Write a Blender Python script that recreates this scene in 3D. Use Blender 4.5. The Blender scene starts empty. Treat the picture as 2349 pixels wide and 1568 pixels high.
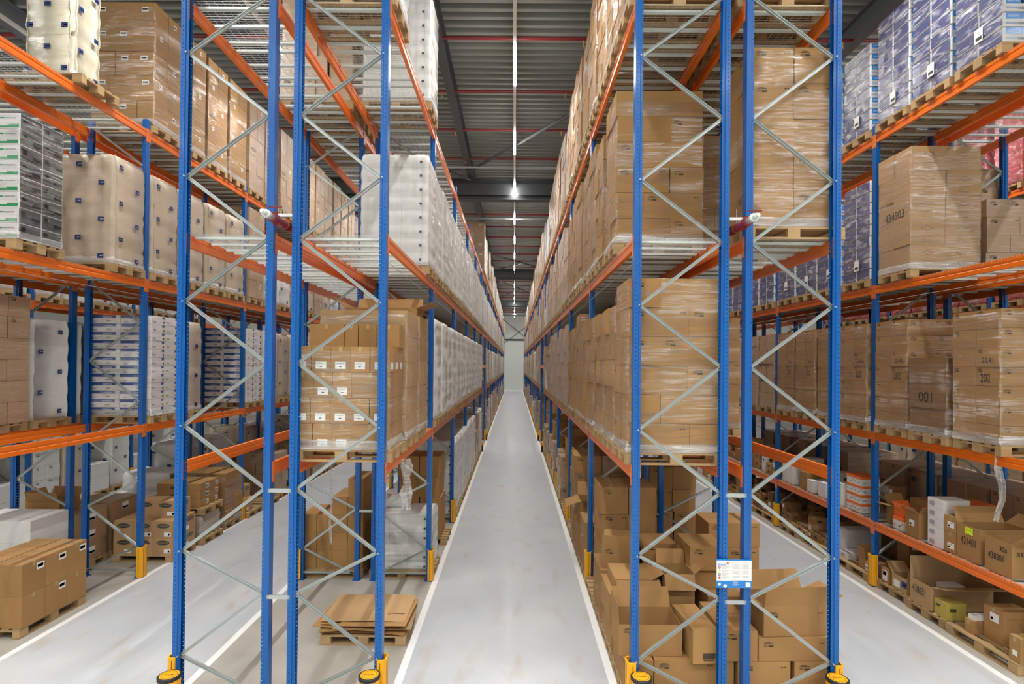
import bpy, math, random
from mathutils import Vector, Matrix
random.seed(7)
sc = bpy.context.scene
COL = sc.collection
# ------------------------------------------------------------------ camera
F_PX, CY, CAM_H = 1251.97, 825.33, 3.99
PI_, YA, RO = .0077, -.0044, .0096
Rv = Vector((math.cos(YA), -math.sin(YA), 0)); F0 = Vector((math.sin(YA), math.cos(YA), 0)); Zv = Vector((0, 0, 1))
Fv = math.cos(PI_)*F0 + math.sin(PI_)*Zv; Uv = -math.sin(PI_)*F0 + math.cos(PI_)*Zv
R2 = math.cos(RO)*Rv + math.sin(RO)*Uv; U2 = -math.sin(RO)*Rv + math.cos(RO)*Uv
cd = bpy.data.cameras.new('camera'); cam = bpy.data.objects.new('camera', cd); COL.objects.link(cam)
cd.sensor_width = 36; cd.lens = F_PX/2349*36; cd.shift_y = (CY-784)/2349; cd.clip_end = 300
cam.matrix_world = Matrix(((R2.x, U2.x, -Fv.x, 0), (R2.y, U2.y, -Fv.y, 0), (R2.z, U2.z, -Fv.z, CAM_H), (0, 0, 0, 1)))
sc.camera = cam
# ------------------------------------------------------------------ world, exposure
w = bpy.data.worlds.new('world'); sc.world = w; w.use_nodes = True
w.node_tree.nodes['Background'].inputs[0].default_value = (.8, .9, 1, 1)
w.node_tree.nodes['Background'].inputs[1].default_value = .4
sc.view_settings.view_transform = 'Standard'; sc.view_settings.look = 'None'
sc.view_settings.exposure = 0.0; sc.view_settings.gamma = 1.0; sc.view_settings.use_curve_mapping = False
TUBE = 70.0            # glow of the lamp tubes
LAMP_W = 108.0         # watts of light thrown down by each lamp
LAMP_SPREAD = 125      # degrees
# ------------------------------------------------------------------ plan of the hall (metres)
D0, BAY, NB = 6.38, 3.7, 20
ZL = {0: 0.0, 1: 2.81, 2: 5.49, 3: 8.27}     # tops of the beams
RACKS = dict(LLL=(-13.35, -12.25), LL2=(-9.26, -8.16), LL=(-7.94, -6.84), LA=(-3.93, -2.82), LB=(-2.60, -1.50),
             RA=(1.38, 2.48), RB=(2.67, 3.77), RR=(6.61, 7.71), RR2=(7.93, 9.03), RRR=(11.95, 13.05))
AISLES = [-10.75, -5.385, -.06, 5.19, 10.5]
YB, YF = -14.0, 85.0
ZLAMP, ZDECK = 11.09, 12.1
# ------------------------------------------------------------------ materials
def nmat(name):
    m = bpy.data.materials.new(name); m.use_nodes = True
    nt = m.node_tree; b = nt.nodes['Principled BSDF']
    return m, nt, b
def N(nt, t, **k):
    n = nt.nodes.new(t)
    for a, v in k.items():
        if hasattr(n, a): setattr(n, a, v)
        else: n.inputs[a].default_value = v
    return n
def mat(name, col, rough=.6, metal=0., spec=.5, vary=0., noise=0., nscale=8., coat=0., coatr=.15, bump=0., bscale=(6, 6, 40), coatb=0., emis=0.):
    m, nt, b = nmat(name); L = nt.links.new
    c4 = (*col, 1)
    b.inputs['Base Color'].default_value = c4
    b.inputs['Roughness'].default_value = rough; b.inputs['Metallic'].default_value = metal
    b.inputs['Specular IOR Level'].default_value = spec
    if emis:
        b.inputs['Emission Color'].default_value = c4; b.inputs['Emission Strength'].default_value = emis
    tc = N(nt, 'ShaderNodeTexCoord')
    if vary or noise:
        hs = N(nt, 'ShaderNodeHueSaturation'); hs.inputs['Color'].default_value = c4
        ma = N(nt, 'ShaderNodeMath', operation='ADD'); ma.inputs[0].default_value = 1.0-vary/2-noise/2
        oi = N(nt, 'ShaderNodeObjectInfo')
        mu = N(nt, 'ShaderNodeMath', operation='MULTIPLY'); mu.inputs[1].default_value = vary
        L(oi.outputs['Random'], mu.inputs[0]); L(mu.outputs[0], ma.inputs[1]); src = ma
        if noise:
            nz = N(nt, 'ShaderNodeTexNoise'); nz.inputs['Scale'].default_value = nscale; nz.inputs['Detail'].default_value = 4
            L(tc.outputs['Object'], nz.inputs['Vector'])
            m2 = N(nt, 'ShaderNodeMath', operation='MULTIPLY_ADD'); m2.inputs[1].default_value = noise
            L(nz.outputs['Fac'], m2.inputs[0]); L(ma.outputs[0], m2.inputs[2]); src = m2
        L(src.outputs[0], hs.inputs['Value']); L(hs.outputs[0], b.inputs['Base Color'])
    if coat:
        b.inputs['Coat Weight'].default_value = coat; b.inputs['Coat Roughness'].default_value = coatr
    if bump or coatb:
        mp = N(nt, 'ShaderNodeMapping'); mp.inputs['Scale'].default_value = bscale; mp.inputs['Rotation'].default_value = (.12, .2, .1)
        L(tc.outputs['Object'], mp.inputs['Vector'])
        nz = N(nt, 'ShaderNodeTexNoise'); nz.inputs['Scale'].default_value = 1.; nz.inputs['Detail'].default_value = 3; nz.inputs['Distortion'].default_value = .6
        L(mp.outputs[0], nz.inputs['Vector'])
        bp = N(nt, 'ShaderNodeBump'); bp.inputs['Distance'].default_value = .03; bp.inputs['Strength'].default_value = bump or coatb
        L(nz.outputs['Fac'], bp.inputs['Height'])
        if bump: L(bp.outputs[0], b.inputs['Normal'])
        L(bp.outputs[0], b.inputs['Coat Normal'])
    return m
def film_normal(nt, vec, strength=1.):
    L = nt.links.new
    lo = N(nt, 'ShaderNodeTexNoise'); lo.inputs['Scale'].default_value = 2.6; lo.inputs['Detail'].default_value = 2; L(vec, lo.inputs['Vector'])
    b1 = N(nt, 'ShaderNodeBump'); b1.inputs['Distance'].default_value = .05; b1.inputs['Strength'].default_value = strength; L(lo.outputs['Fac'], b1.inputs['Height'])
    mp = N(nt, 'ShaderNodeMapping'); mp.inputs['Scale'].default_value = (7, 7, 60); mp.inputs['Rotation'].default_value = (.22, -.2, .1); L(vec, mp.inputs['Vector'])
    hi = N(nt, 'ShaderNodeTexNoise'); hi.inputs['Scale'].default_value = 1.; hi.inputs['Detail'].default_value = 5; hi.inputs['Distortion'].default_value = 1.; L(mp.outputs[0], hi.inputs['Vector'])
    b2 = N(nt, 'ShaderNodeBump'); b2.inputs['Distance'].default_value = .008; b2.inputs['Strength'].default_value = strength; L(hi.outputs['Fac'], b2.inputs['Height']); L(b1.outputs[0], b2.inputs['Normal'])
    return b2.outputs[0]
def wrapmat(name, col, milk=.3, rough=.75, strength=.7, vary=.1, sc_=(3, 3, 26), coatr=.26, ior=1.6):
    """a packed surface under stretch film: glossy uneven clear coat, pale streaks for milky film folds and, on some kinds, painted glare"""
    m, nt, b = nmat(name); L = nt.links.new
    b.inputs['Roughness'].default_value = rough; b.inputs['Coat Weight'].default_value = .9; b.inputs['Coat Roughness'].default_value = coatr
    tc = N(nt, 'ShaderNodeTexCoord'); oi = N(nt, 'ShaderNodeObjectInfo')
    mp = N(nt, 'ShaderNodeMapping'); mp.inputs['Scale'].default_value = sc_; mp.inputs['Rotation'].default_value = (.14, -.17, .1)
    ad = N(nt, 'ShaderNodeVectorMath', operation='ADD'); L(tc.outputs['Object'], ad.inputs[0])
    sx = N(nt, 'ShaderNodeVectorMath', operation='SCALE'); sx.inputs[0].default_value = (9, 7, 5); L(oi.outputs['Random'], sx.inputs['Scale']); L(sx.outputs[0], ad.inputs[1])
    L(ad.outputs[0], mp.inputs['Vector'])
    nz = N(nt, 'ShaderNodeTexNoise'); nz.inputs['Scale'].default_value = 1.; nz.inputs['Detail'].default_value = 4; nz.inputs['Distortion'].default_value = .8
    L(mp.outputs[0], nz.inputs['Vector'])
    cr = N(nt, 'ShaderNodeMapRange'); cr.inputs['From Min'].default_value = .52; cr.inputs['From Max'].default_value = .78; cr.inputs['To Min'].default_value = min(.05, milk*.25); cr.inputs['To Max'].default_value = milk
    L(nz.outputs['Fac'], cr.inputs['Value'])
    hs = N(nt, 'ShaderNodeHueSaturation'); hs.inputs['Color'].default_value = (*col, 1)
    mu = N(nt, 'ShaderNodeMath', operation='MULTIPLY_ADD'); mu.inputs[1].default_value = vary; mu.inputs[2].default_value = 1-vary/2
    L(oi.outputs['Random'], mu.inputs[0]); L(mu.outputs[0], hs.inputs['Value'])
    mx = N(nt, 'ShaderNodeMix', data_type='RGBA'); mx.inputs['B'].default_value = (.8, .8, .79, 1)
    L(cr.outputs[0], mx.inputs['Factor']); L(hs.outputs[0], mx.inputs['A']); L(mx.outputs['Result'], b.inputs['Base Color'])
    b.inputs['Coat IOR'].default_value = ior
    L(film_normal(nt, ad.outputs[0], strength), b.inputs['Coat Normal'])
    return m
def filmmat(name, base=.1, milk=.5, gloss=.21):
    m, nt, b = nmat(name); L = nt.links.new; nt.nodes.remove(b)
    tc = N(nt, 'ShaderNodeTexCoord'); mp = N(nt, 'ShaderNodeMapping'); mp.inputs['Scale'].default_value = (2.5, 2.5, 30); mp.inputs['Rotation'].default_value = (.1, -.16, .1)
    L(tc.outputs['Object'], mp.inputs['Vector'])
    nz = N(nt, 'ShaderNodeTexNoise'); nz.inputs['Scale'].default_value = 1.; nz.inputs['Detail'].default_value = 5; nz.inputs['Distortion'].default_value = 1.1
    L(mp.outputs[0], nz.inputs['Vector'])
    cr = N(nt, 'ShaderNodeMapRange'); cr.inputs['From Min'].default_value = .52; cr.inputs['From Max'].default_value = .85; cr.inputs['To Min'].default_value = base; cr.inputs['To Max'].default_value = milk
    L(nz.outputs['Fac'], cr.inputs['Value'])
    nn = film_normal(nt, tc.outputs['Object'])
    df = N(nt, 'ShaderNodeBsdfDiffuse'); df.inputs[0].default_value = (.82, .82, .81, 1)
    tr = N(nt, 'ShaderNodeBsdfTransparent'); m1 = N(nt, 'ShaderNodeMixShader'); L(cr.outputs[0], m1.inputs[0]); L(tr.outputs[0], m1.inputs[1]); L(df.outputs[0], m1.inputs[2])
    gl = N(nt, 'ShaderNodeBsdfGlossy'); gl.inputs['Roughness'].default_value = .27; L(nn, gl.inputs['Normal'])
    fr = N(nt, 'ShaderNodeMapRange'); fr.inputs['From Min'].default_value = .40; fr.inputs['From Max'].default_value = .62; fr.inputs['To Min'].default_value = .02; fr.inputs['To Max'].default_value = gloss
    L(nz.outputs['Fac'], fr.inputs['Value'])
    m2 = N(nt, 'ShaderNodeMixShader'); L(fr.outputs[0], m2.inputs[0]); L(m1.outputs[0], m2.inputs[1]); L(gl.outputs[0], m2.inputs[2])
    L(m2.outputs[0], nt.nodes['Material Output'].inputs['Surface'])
    return m
def holemat(name, col, axis, cols, pitch=.05, r=.0052):
    """painted steel with punched holes (see-through) on a pitch along z; cols = hole column offsets along the given local axis"""
    m, nt, b = nmat(name); L = nt.links.new
    b.inputs['Base Color'].default_value = (*col, 1); b.inputs['Roughness'].default_value = .32; b.inputs['Coat Weight'].default_value = .15; b.inputs['Coat Roughness'].default_value = .12
    tc = N(nt, 'ShaderNodeTexCoord'); sp = N(nt, 'ShaderNodeSeparateXYZ'); L(tc.outputs['Object'], sp.inputs[0])
    zz = N(nt, 'ShaderNodeMath', operation='PINGPONG'); zz.inputs[1].default_value = pitch/2; L(sp.outputs['Z'], zz.inputs[0])
    ab = N(nt, 'ShaderNodeMath', operation='ABSOLUTE'); L(sp.outputs[axis], ab.inputs[0])
    z2 = N(nt, 'ShaderNodeMath', operation='MULTIPLY'); L(zz.outputs[0], z2.inputs[0]); L(zz.outputs[0], z2.inputs[1])
    last = None
    for c in cols:
        s = N(nt, 'ShaderNodeMath', operation='SUBTRACT'); s.inputs[1].default_value = c; L(ab.outputs[0], s.inputs[0])
        q = N(nt, 'ShaderNodeMath', operation='MULTIPLY_ADD'); L(s.outputs[0], q.inputs[0]); L(s.outputs[0], q.inputs[1]); L(z2.outputs[0], q.inputs[2])
        if last is None: last = q
        else:
            mn = N(nt, 'ShaderNodeMath', operation='MINIMUM'); L(last.outputs[0], mn.inputs[0]); L(q.outputs[0], mn.inputs[1]); last = mn
    lt = N(nt, 'ShaderNodeMath', operation='LESS_THAN'); lt.inputs[1].default_value = r*r; L(last.outputs[0], lt.inputs[0])
    tr = N(nt, 'ShaderNodeBsdfTransparent'); ms = N(nt, 'ShaderNodeMixShader')
    L(lt.outputs[0], ms.inputs[0]); L(b.outputs[0], ms.inputs[1]); L(tr.outputs[0], ms.inputs[2]); L(ms.outputs[0], nt.nodes['Material Output'].inputs['Surface'])
    return m
BLUE = (.0, .10, .38)
M = {}
M['blue'] = mat('blue_paint', BLUE, .32, coat=.15)
M['blue_flange'] = holemat('blue_paint_flange', BLUE, 'X', (.026, .075))
M['blue_web'] = holemat('blue_paint_web', BLUE, 'Y', (.028,))
M['orange'] = mat('orange_paint', (.78, .155, .006), .34, coat=.25, vary=.06)
M['yellow'] = mat('yellow_plastic', (.86, .40, .005), .4)
M['black'] = mat('black_rubber', (.015, .015, .015), .6)
M['galv'] = mat('galvanised_steel', (.50, .54, .535), .32, metal=.65, noise=.12, nscale=14)
M['wire'] = mat('wire_zinc', (.58, .6, .58), .4, metal=.5)
M['bar'] = mat('support_bar_zinc', (.74, .78, .75), .42, metal=.25)
M['card'] = mat('cardboard', (.37, .207, .080), .82, vary=.18, noise=.08, nscale=30, spec=.25)
M['card_in'] = mat('cardboard_inside', (.40, .26, .14), .9, noise=.06, spec=.2)
M['card_pale'] = mat('cardboard_pale', (.45, .285, .14), .82, vary=.12, noise=.08, nscale=20, spec=.25)
M['card_dark'] = mat('cardboard_dark', (.25, .14, .06), .85, vary=.15, noise=.1, nscale=14, spec=.25)
M['card_white'] = mat('white_cardboard', (.72, .70, .68), .7, vary=.08, noise=.04)
M['card_w'] = wrapmat('wrapped_cardboard', (.38, .23, .105), .14, strength=1.)
M['card_w2'] = wrapmat('wrapped_cardboard_far', (.37, .22, .10), .30, strength=1., coatr=.3, ior=1.9)  # milky film streaks, made stronger in the colour to add to the glare
M['kraft_w'] = wrapmat('wrapped_kraft', (.48, .38, .27), .16, strength=.7)
M['cream_w'] = wrapmat('wrapped_cream_tissue', (.58, .53, .38), .3, strength=.9)
M['white_w'] = wrapmat('wrapped_white', (.64, .64, .62), .5, strength=.8, vary=.08)
M['navy_w'] = wrapmat('wrapped_navy_print_glare', (.005, .013, .13), .8, strength=1., sc_=(4, 4, 11), coatr=.15)  # white patches mixed into the navy stand in for glare on the film
M['red_w'] = wrapmat('wrapped_red_print', (.34, .018, .022), .6, strength=.9, sc_=(6, 6, 12), coatr=.15)
M['film'] = filmmat('stretch_film', .02, .24); M['film_thin'] = filmmat('stretch_film_thin', .0, .10, .13)
M['film_thick'] = filmmat('stretch_film_gathered', .30, .75)
M['wood'] = mat('pallet_wood', (.42, .28, .14), .8, vary=.3, noise=.35, nscale=9, spec=.2)
M['wood_new'] = mat('pallet_wood_fresh', (.66, .48, .28), .8, vary=.15, noise=.2, nscale=9, spec=.2)
M['ink'] = mat('print_dark', (.06, .04, .022), .8)
M['ink_blk'] = mat('marker_black', (.012, .012, .014), .5)
M['lab'] = mat('label_white', (.82, .82, .80), .5)
M['lab_grey'] = mat('label_print_grey', (.36, .36, .38), .6)
M['navy'] = mat('print_navy', (.015, .035, .16), .5)
M['pblue'] = mat('print_blue', (.0, .24, .74), .4, coat=.5)
M['pdblue'] = mat('print_royal_blue', (.02, .08, .30), .45, coat=.4)
M['green'] = mat('print_green', (.0, .28, .09), .45, coat=.5)
M['dgrey'] = mat('print_charcoal', (.05, .055, .06), .4, coat=.5)
M['red'] = mat('print_red', (.55, .04, .03), .5)
M['redpipe'] = mat('red_pipe_paint', (.20, .008, .012), .35, coat=.3)
M['pinkish'] = mat('print_salmon', (.85, .18, .12), .5)
M['orange_p'] = mat('print_orange', (.85, .17, .02), .5)
M['lime'] = mat('label_lime', (.70, .85, .02), .5)
M['ochre'] = mat('carton_ochre', (.46, .36, .07), .8, noise=.1)
M['tape'] = mat('packing_tape', (.46, .31, .13), .25, spec=.6)
M['signblue'] = mat('sign_blue', (.0, .20, .62), .3, coat=.5)
M['line'] = mat('floor_line_white', (.80, .80, .79), .45, noise=.06, nscale=3)
M['steel_dk'] = mat('dark_grey_steel', (.055, .06, .065), .6, noise=.15, nscale=2)
M['pipe_gr'] = mat('grey_pipe', (.36, .38, .38), .45, metal=.3)
M['roof'] = mat('roof_sheet', (.27, .28, .255), .45, metal=.35, noise=.15, nscale=.5)
M['trunk'] = mat('white_lamp_trunk', (.75, .74, .75), .4)
M['wallm'] = mat('end_wall_panel', (.60, .64, .60), .6, noise=.05, nscale=.6)
M['sidewall'] = mat('side_wall_panel', (.30, .31, .32), .7)
def lampmat():
    m, nt, b = nmat('lamp_glow'); e = N(nt, 'ShaderNodeEmission'); e.inputs[0].default_value = (1., .985, .95, 1); e.inputs[1].default_value = TUBE
    nt.links.new(e.outputs[0], nt.nodes['Material Output'].inputs['Surface']); return m
M['glow'] = lampmat()
# ------------------------------------------------------------------ mesh builder
_T = {}
def text_geo(s):
    if s in _T: return _T[s]
    cu = bpy.data.curves.new('t', 'FONT'); cu.body = s; cu.size = 1; cu.align_x = 'CENTER'; cu.align_y = 'CENTER'; cu.resolution_u = 3
    o = bpy.data.objects.new('t', cu); COL.objects.link(o)
    dg = bpy.context.evaluated_depsgraph_get(); me = bpy.data.meshes.new_from_object(o.evaluated_get(dg))
    vs = [tuple(v.co) for v in me.vertices]; fs = [tuple(p.vertices) for p in me.polygons]
    bpy.data.objects.remove(o); bpy.data.curves.remove(cu); bpy.data.meshes.remove(me)
    x0 = min(v[0] for v in vs); x1 = max(v[0] for v in vs); y0 = min(v[1] for v in vs); y1 = max(v[1] for v in vs)
    _T[s] = ([((v[0]-(x0+x1)/2)/(y1-y0), (v[1]-(y0+y1)/2)/(y1-y0)) for v in vs], fs); return _T[s]
FACES = {'F': ((1, 0, 0), (0, 0, 1), (0, -1, 0)), 'B': ((-1, 0, 0), (0, 0, 1), (0, 1, 0)), 'R': ((0, 1, 0), (0, 0, 1), (1, 0, 0)),
         'L': ((0, -1, 0), (0, 0, 1), (-1, 0, 0)), 'T': ((1, 0, 0), (0, 1, 0), (0, 0, 1))}
class MB:
    def __init__(s): s.v = []; s.f = []; s.m = []; s.mats = []; s.sm = set()
    def mi(s, m):
        if m not in s.mats: s.mats.append(m)
        return s.mats.index(m)
    def add(s, vs, fs, m, X=None, smooth=0):
        b = len(s.v)
        if smooth: s.sm |= set(range(len(s.f), len(s.f)+smooth))
        i = s.mi(m)
        s.v += [tuple(X @ Vector(v)) if X is not None else tuple(v) for v in vs]
        for f in fs: s.f.append(tuple(b+k for k in f)); s.m.append(i)
    def box(s, c, d, m='card', X=None, dec=(), eps=.0015):
        cx, cy, cz = c; a, b, h = d[0]/2, d[1]/2, d[2]/2
        s.add([(cx+i*a, cy+j*b, cz+k*h) for i in (-1, 1) for j in (-1, 1) for k in (-1, 1)],
              [(0, 1, 3, 2), (4, 6, 7, 5), (0, 4, 5, 1), (2, 3, 7, 6), (0, 2, 6, 4), (1, 5, 7, 3)], m, X)
        for de in dec: s.decal(c, d, *de, X=X, eps=eps)
    def decal(s, c, d, face, u0, v0, u1, v1, m, txt=None, X=None, eps=.0015, flip=False, shear=0):
        """mark on a face; u,v in metres from the face's lower-left corner (negative = from the other edge)"""
        U, V, Nn = (Vector(q) for q in FACES[face]); D = Vector(d); c = Vector(c)
        W = abs(U.dot(D)); H = abs(V.dot(D)); T = abs(Nn.dot(D))
        if txt is None:
            o = c + Nn*(T/2+eps) - U*W/2 - V*H/2
            s.add([o+U*u0+V*v0, o+U*u1+V*v0, o+U*u1+V*v1, o+U*u0+V*v1], [(0, 1, 2, 3)], m, X); return
        vs, fs = text_geo(txt)
        o = c + Nn*(T/2+eps*2) - U*W/2 - V*H/2 + U*(u0+u1)/2 + V*(v0+v1)/2
        hgt = v1-v0; wid = max(v[0] for v in vs)*2; k = (u1-u0)/wid; sg = -1 if flip else 1
        s.add([o + U*(v[0]*k*sg + v[1]*hgt*shear) + V*(v[1]*hgt*sg) for v in vs], fs, m, X)
    def tube(s, p, q, r, m, seg=8, caps=True):
        p = Vector(p); q = Vector(q); d = (q-p).normalized(); a = d.orthogonal().normalized(); b = d.cross(a)
        vs = []
        for e in (p, q):
            for i in range(seg):
                t = 2*math.pi*i/seg; vs.append(e+a*math.cos(t)*r+b*math.sin(t)*r)
        fs = [(i, (i+1) % seg, seg+(i+1) % seg, seg+i) for i in range(seg)]
        if caps: fs += [tuple(range(seg-1, -1, -1)), tuple(range(seg, 2*seg))]
        s.add(vs, fs, m)
    def extrude(s, poly, z0, z1, m, X=None, mats=None, caps=True):
        n = len(poly); vs = [(p[0], p[1], z0) for p in poly]+[(p[0], p[1], z1) for p in poly]
        for i in range(n):
            s.add([vs[i], vs[(i+1) % n], vs[n+(i+1) % n], vs[n+i]], [(0, 1, 2, 3)], mats[i] if mats else m, X)
        if caps: s.add(vs, [tuple(range(n-1, -1, -1)), tuple(range(n, 2*n))], m, X)
    def mesh(s, name):
        me = bpy.data.meshes.new(name); me.from_pydata(s.v, [], s.f)
        for m in s.mats: me.materials.append(M[m])
        me.polygons.foreach_set('material_index', s.m)
        if s.sm: me.polygons.foreach_set('use_smooth', [i in s.sm for i in range(len(s.f))])
        me.update(); return me
    def obj(s, name, parent=None, loc=None): return ob(name, s.mesh(name), parent, loc)
def ob(name, data, parent=None, loc=None, rz=0):
    o = bpy.data.objects.new(name, data); COL.objects.link(o)
    if parent is not None: o.parent = parent
    if loc is not None: o.location = loc
    if rz: o.rotation_euler = (0, 0, rz)
    return o
def tag(o, label=None, cat=None, group=None, kind=None):
    if label: o['label'] = label
    if cat: o['category'] = cat
    if group: o['group'] = group
    if kind: o['kind'] = kind
    return o
def copy_tree(o, parent=None, kids=None):
    c = o.copy(); COL.objects.link(c); c.parent = parent
    for ch in (KIDS.get(o.name, ()) if kids is None else kids): copy_tree(ch, c)
    return c
KIDS = {}
def reg(o):                      # remember a template's tree so that copies need no search
    KIDS[o.name] = list(o.children)
    for c in o.children: reg(c)
def rbox(mb, c, d, r, m, X=None, n=3, top=True):
    """box with rounded vertical corners (and softened top)"""
    cx, cy, cz = c; a, b, h = d[0]/2, d[1]/2, d[2]/2; pts = []
    for (sx, sy, t0) in ((1, 1, 0), (-1, 1, 90), (-1, -1, 180), (1, -1, 270)):
        for i in range(n+1):
            t = math.radians(t0+90*i/n); pts.append((sx*(a-r)+r*math.cos(t), sy*(b-r)+r*math.sin(t)))
    k = len(pts); rings = [(-h, 1.), (h-r*.6, 1.), (h, 1-r*.5/min(a, b))] if top else [(-h, 1.), (h, 1.)]
    vs = [(cx+p[0]*s_, cy+p[1]*s_, cz+z) for z, s_ in rings for p in pts]; fs = []
    for q in range(len(rings)-1): fs += [(q*k+i, q*k+(i+1) % k, (q+1)*k+(i+1) % k, (q+1)*k+i) for i in range(k)]
    fs += [tuple(range(k-1, -1, -1)), tuple(range((len(rings)-1)*k, len(rings)*k))]
    mb.add(vs, fs, m, X)
def soft(mb, w_, d_, h_, m, layers=6, cols=(3, 2), bulge=.012, cb=0., noise=.012, rc=.05, res=5, z0=0, seed=1, per=4, capz=True):
    """soft packed block: rounded plan, a bulge per layer and per column, small random dents"""
    rnd = random.Random(seed); pts = []
    nx = cols[0]*per; ny = cols[1]*per
    def edge(n, f): return [f(i/n) for i in range(n)]
    a, b = w_/2, d_/2
    ring = edge(nx, lambda t: (-a+2*a*t, -b, 0, -1, t*cols[0])) + edge(ny, lambda t: (a, -b+2*b*t, 1, 0, t*cols[1])) + \
        edge(nx, lambda t: (a-2*a*t, b, 0, 1, t*cols[0])) + edge(ny, lambda t: (-a, b-2*b*t, -1, 0, t*cols[1]))
    k = len(ring); vs = []; lv = layers*res
    for j in range(lv+1):
        z = z0+h_*j/lv; ph = abs(math.sin(math.pi*j/res)); top = 1 - .05*max(0, (j-lv+1.5)/1.5)
        for (x, y, nx_, ny_, ct) in ring:
            e = bulge*(ph-1) + cb*(abs(math.sin(math.pi*ct))-1) + rnd.uniform(-noise, noise)*.6
            # round the corners
            qx = max(0, abs(x)-(a-rc)); qy = max(0, abs(y)-(b-rc)); l = math.hypot(qx, qy)
            if l > rc and l > 0:
                x2 = math.copysign(a-rc+qx*rc/l, x); y2 = math.copysign(b-rc+qy*rc/l, y)
            else: x2, y2 = x, y
            vs.append(((x2+nx_*e)*top, (y2+ny_*e)*top, z - (0.012 if j == lv and rnd.random() < .5 else 0)))
    fs = []
    for j in range(lv): fs += [(j*k+i, j*k+(i+1) % k, (j+1)*k+(i+1) % k, (j+1)*k+i) for i in range(k)]
    if capz:
        c0 = len(vs); vs.append((0, 0, z0+h_)); fs += [(lv*k+i, lv*k+(i+1) % k, c0) for i in range(k)]
        fs.append(tuple(range(k-1, -1, -1)))
    mb.add(vs, fs, m, None, lv*k)
# ------------------------------------------------------------------ the hall
def floor_material():
    m, nt, b = nmat('coated_concrete_floor'); L = nt.links.new
    tc = N(nt, 'ShaderNodeTexCoord'); sp = N(nt, 'ShaderNodeSeparateXYZ'); L(tc.outputs['Object'], sp.inputs[0])
    last = None
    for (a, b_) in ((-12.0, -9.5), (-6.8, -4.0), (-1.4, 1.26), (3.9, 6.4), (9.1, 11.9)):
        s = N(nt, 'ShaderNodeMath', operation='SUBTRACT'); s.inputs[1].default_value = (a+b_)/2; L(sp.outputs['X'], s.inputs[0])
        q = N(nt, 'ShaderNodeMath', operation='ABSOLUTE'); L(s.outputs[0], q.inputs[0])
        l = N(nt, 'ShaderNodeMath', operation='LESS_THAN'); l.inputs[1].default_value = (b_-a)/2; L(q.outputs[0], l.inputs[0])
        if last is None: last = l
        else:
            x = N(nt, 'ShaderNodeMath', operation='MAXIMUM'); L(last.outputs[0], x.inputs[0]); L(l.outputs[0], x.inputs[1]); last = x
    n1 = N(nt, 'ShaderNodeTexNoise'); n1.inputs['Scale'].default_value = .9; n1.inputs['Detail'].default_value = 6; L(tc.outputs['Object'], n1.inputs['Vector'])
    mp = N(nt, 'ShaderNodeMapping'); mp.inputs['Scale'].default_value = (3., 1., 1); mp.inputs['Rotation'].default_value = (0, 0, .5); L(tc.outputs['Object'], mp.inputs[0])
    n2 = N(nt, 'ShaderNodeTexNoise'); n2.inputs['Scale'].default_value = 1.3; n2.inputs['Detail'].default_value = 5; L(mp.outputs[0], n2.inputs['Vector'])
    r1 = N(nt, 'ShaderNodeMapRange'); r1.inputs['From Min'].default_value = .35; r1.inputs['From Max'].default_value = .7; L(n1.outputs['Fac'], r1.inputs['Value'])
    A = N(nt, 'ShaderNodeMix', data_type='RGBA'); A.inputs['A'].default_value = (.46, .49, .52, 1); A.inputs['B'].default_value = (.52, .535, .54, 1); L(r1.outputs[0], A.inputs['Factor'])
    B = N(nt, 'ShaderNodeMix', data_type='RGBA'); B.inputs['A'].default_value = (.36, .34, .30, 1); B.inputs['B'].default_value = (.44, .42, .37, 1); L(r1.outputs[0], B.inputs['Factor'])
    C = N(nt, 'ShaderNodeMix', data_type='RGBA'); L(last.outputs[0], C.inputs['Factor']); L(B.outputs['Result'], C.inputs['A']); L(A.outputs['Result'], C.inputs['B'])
    r2 = N(nt, 'ShaderNodeMapRange'); r2.inputs['From Min'].default_value = .56; r2.inputs['From Max'].default_value = .76; r2.inputs['To Max'].default_value = .5; L(n2.outputs['Fac'], r2.inputs['Value'])
    Dm = N(nt, 'ShaderNodeMix', data_type='RGBA'); Dm.inputs['B'].default_value = (.42, .33, .24, 1); L(r2.outputs[0], Dm.inputs['Factor']); L(C.outputs['Result'], Dm.inputs['A'])
    # small dark scuffs
    n3 = N(nt, 'ShaderNodeTexNoise'); n3.inputs['Scale'].default_value = 14; n3.inputs['Detail'].default_value = 2; L(mp.outputs[0], n3.inputs['Vector'])
    r3 = N(nt, 'ShaderNodeMapRange'); r3.inputs['From Min'].default_value = .72; r3.inputs['From Max'].default_value = .78; r3.inputs['To Max'].default_value = .6; L(n3.outputs['Fac'], r3.inputs['Value'])
    E2 = N(nt, 'ShaderNodeMix', data_type='RGBA'); E2.inputs['B'].default_value = (.12, .10, .08, 1); L(r3.outputs[0], E2.inputs['Factor']); L(Dm.outputs['Result'], E2.inputs['A'])
    L(E2.outputs['Result'], b.inputs['Base Color'])
    rr = N(nt, 'ShaderNodeMapRange'); rr.inputs['To Min'].default_value = .26; rr.inputs['To Max'].default_value = .42; L(n1.outputs['Fac'], rr.inputs['Value']); L(rr.outputs[0], b.inputs['Roughness'])
    b.inputs['Specular IOR Level'].default_value = .45
    return m
M['floor'] = floor_material()
XW = 19.5
def quad(name, vs, m, **k):
    mb = MB(); mb.add(vs, [(0, 1, 2, 3)], m); return tag(mb.obj(name), kind='structure', **k)
mb = MB(); mb.box((0, (YB+YF)/2, -.15), (2*XW, YF-YB, .3), 'floor'); tag(mb.obj('floor'), kind='structure')
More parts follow.
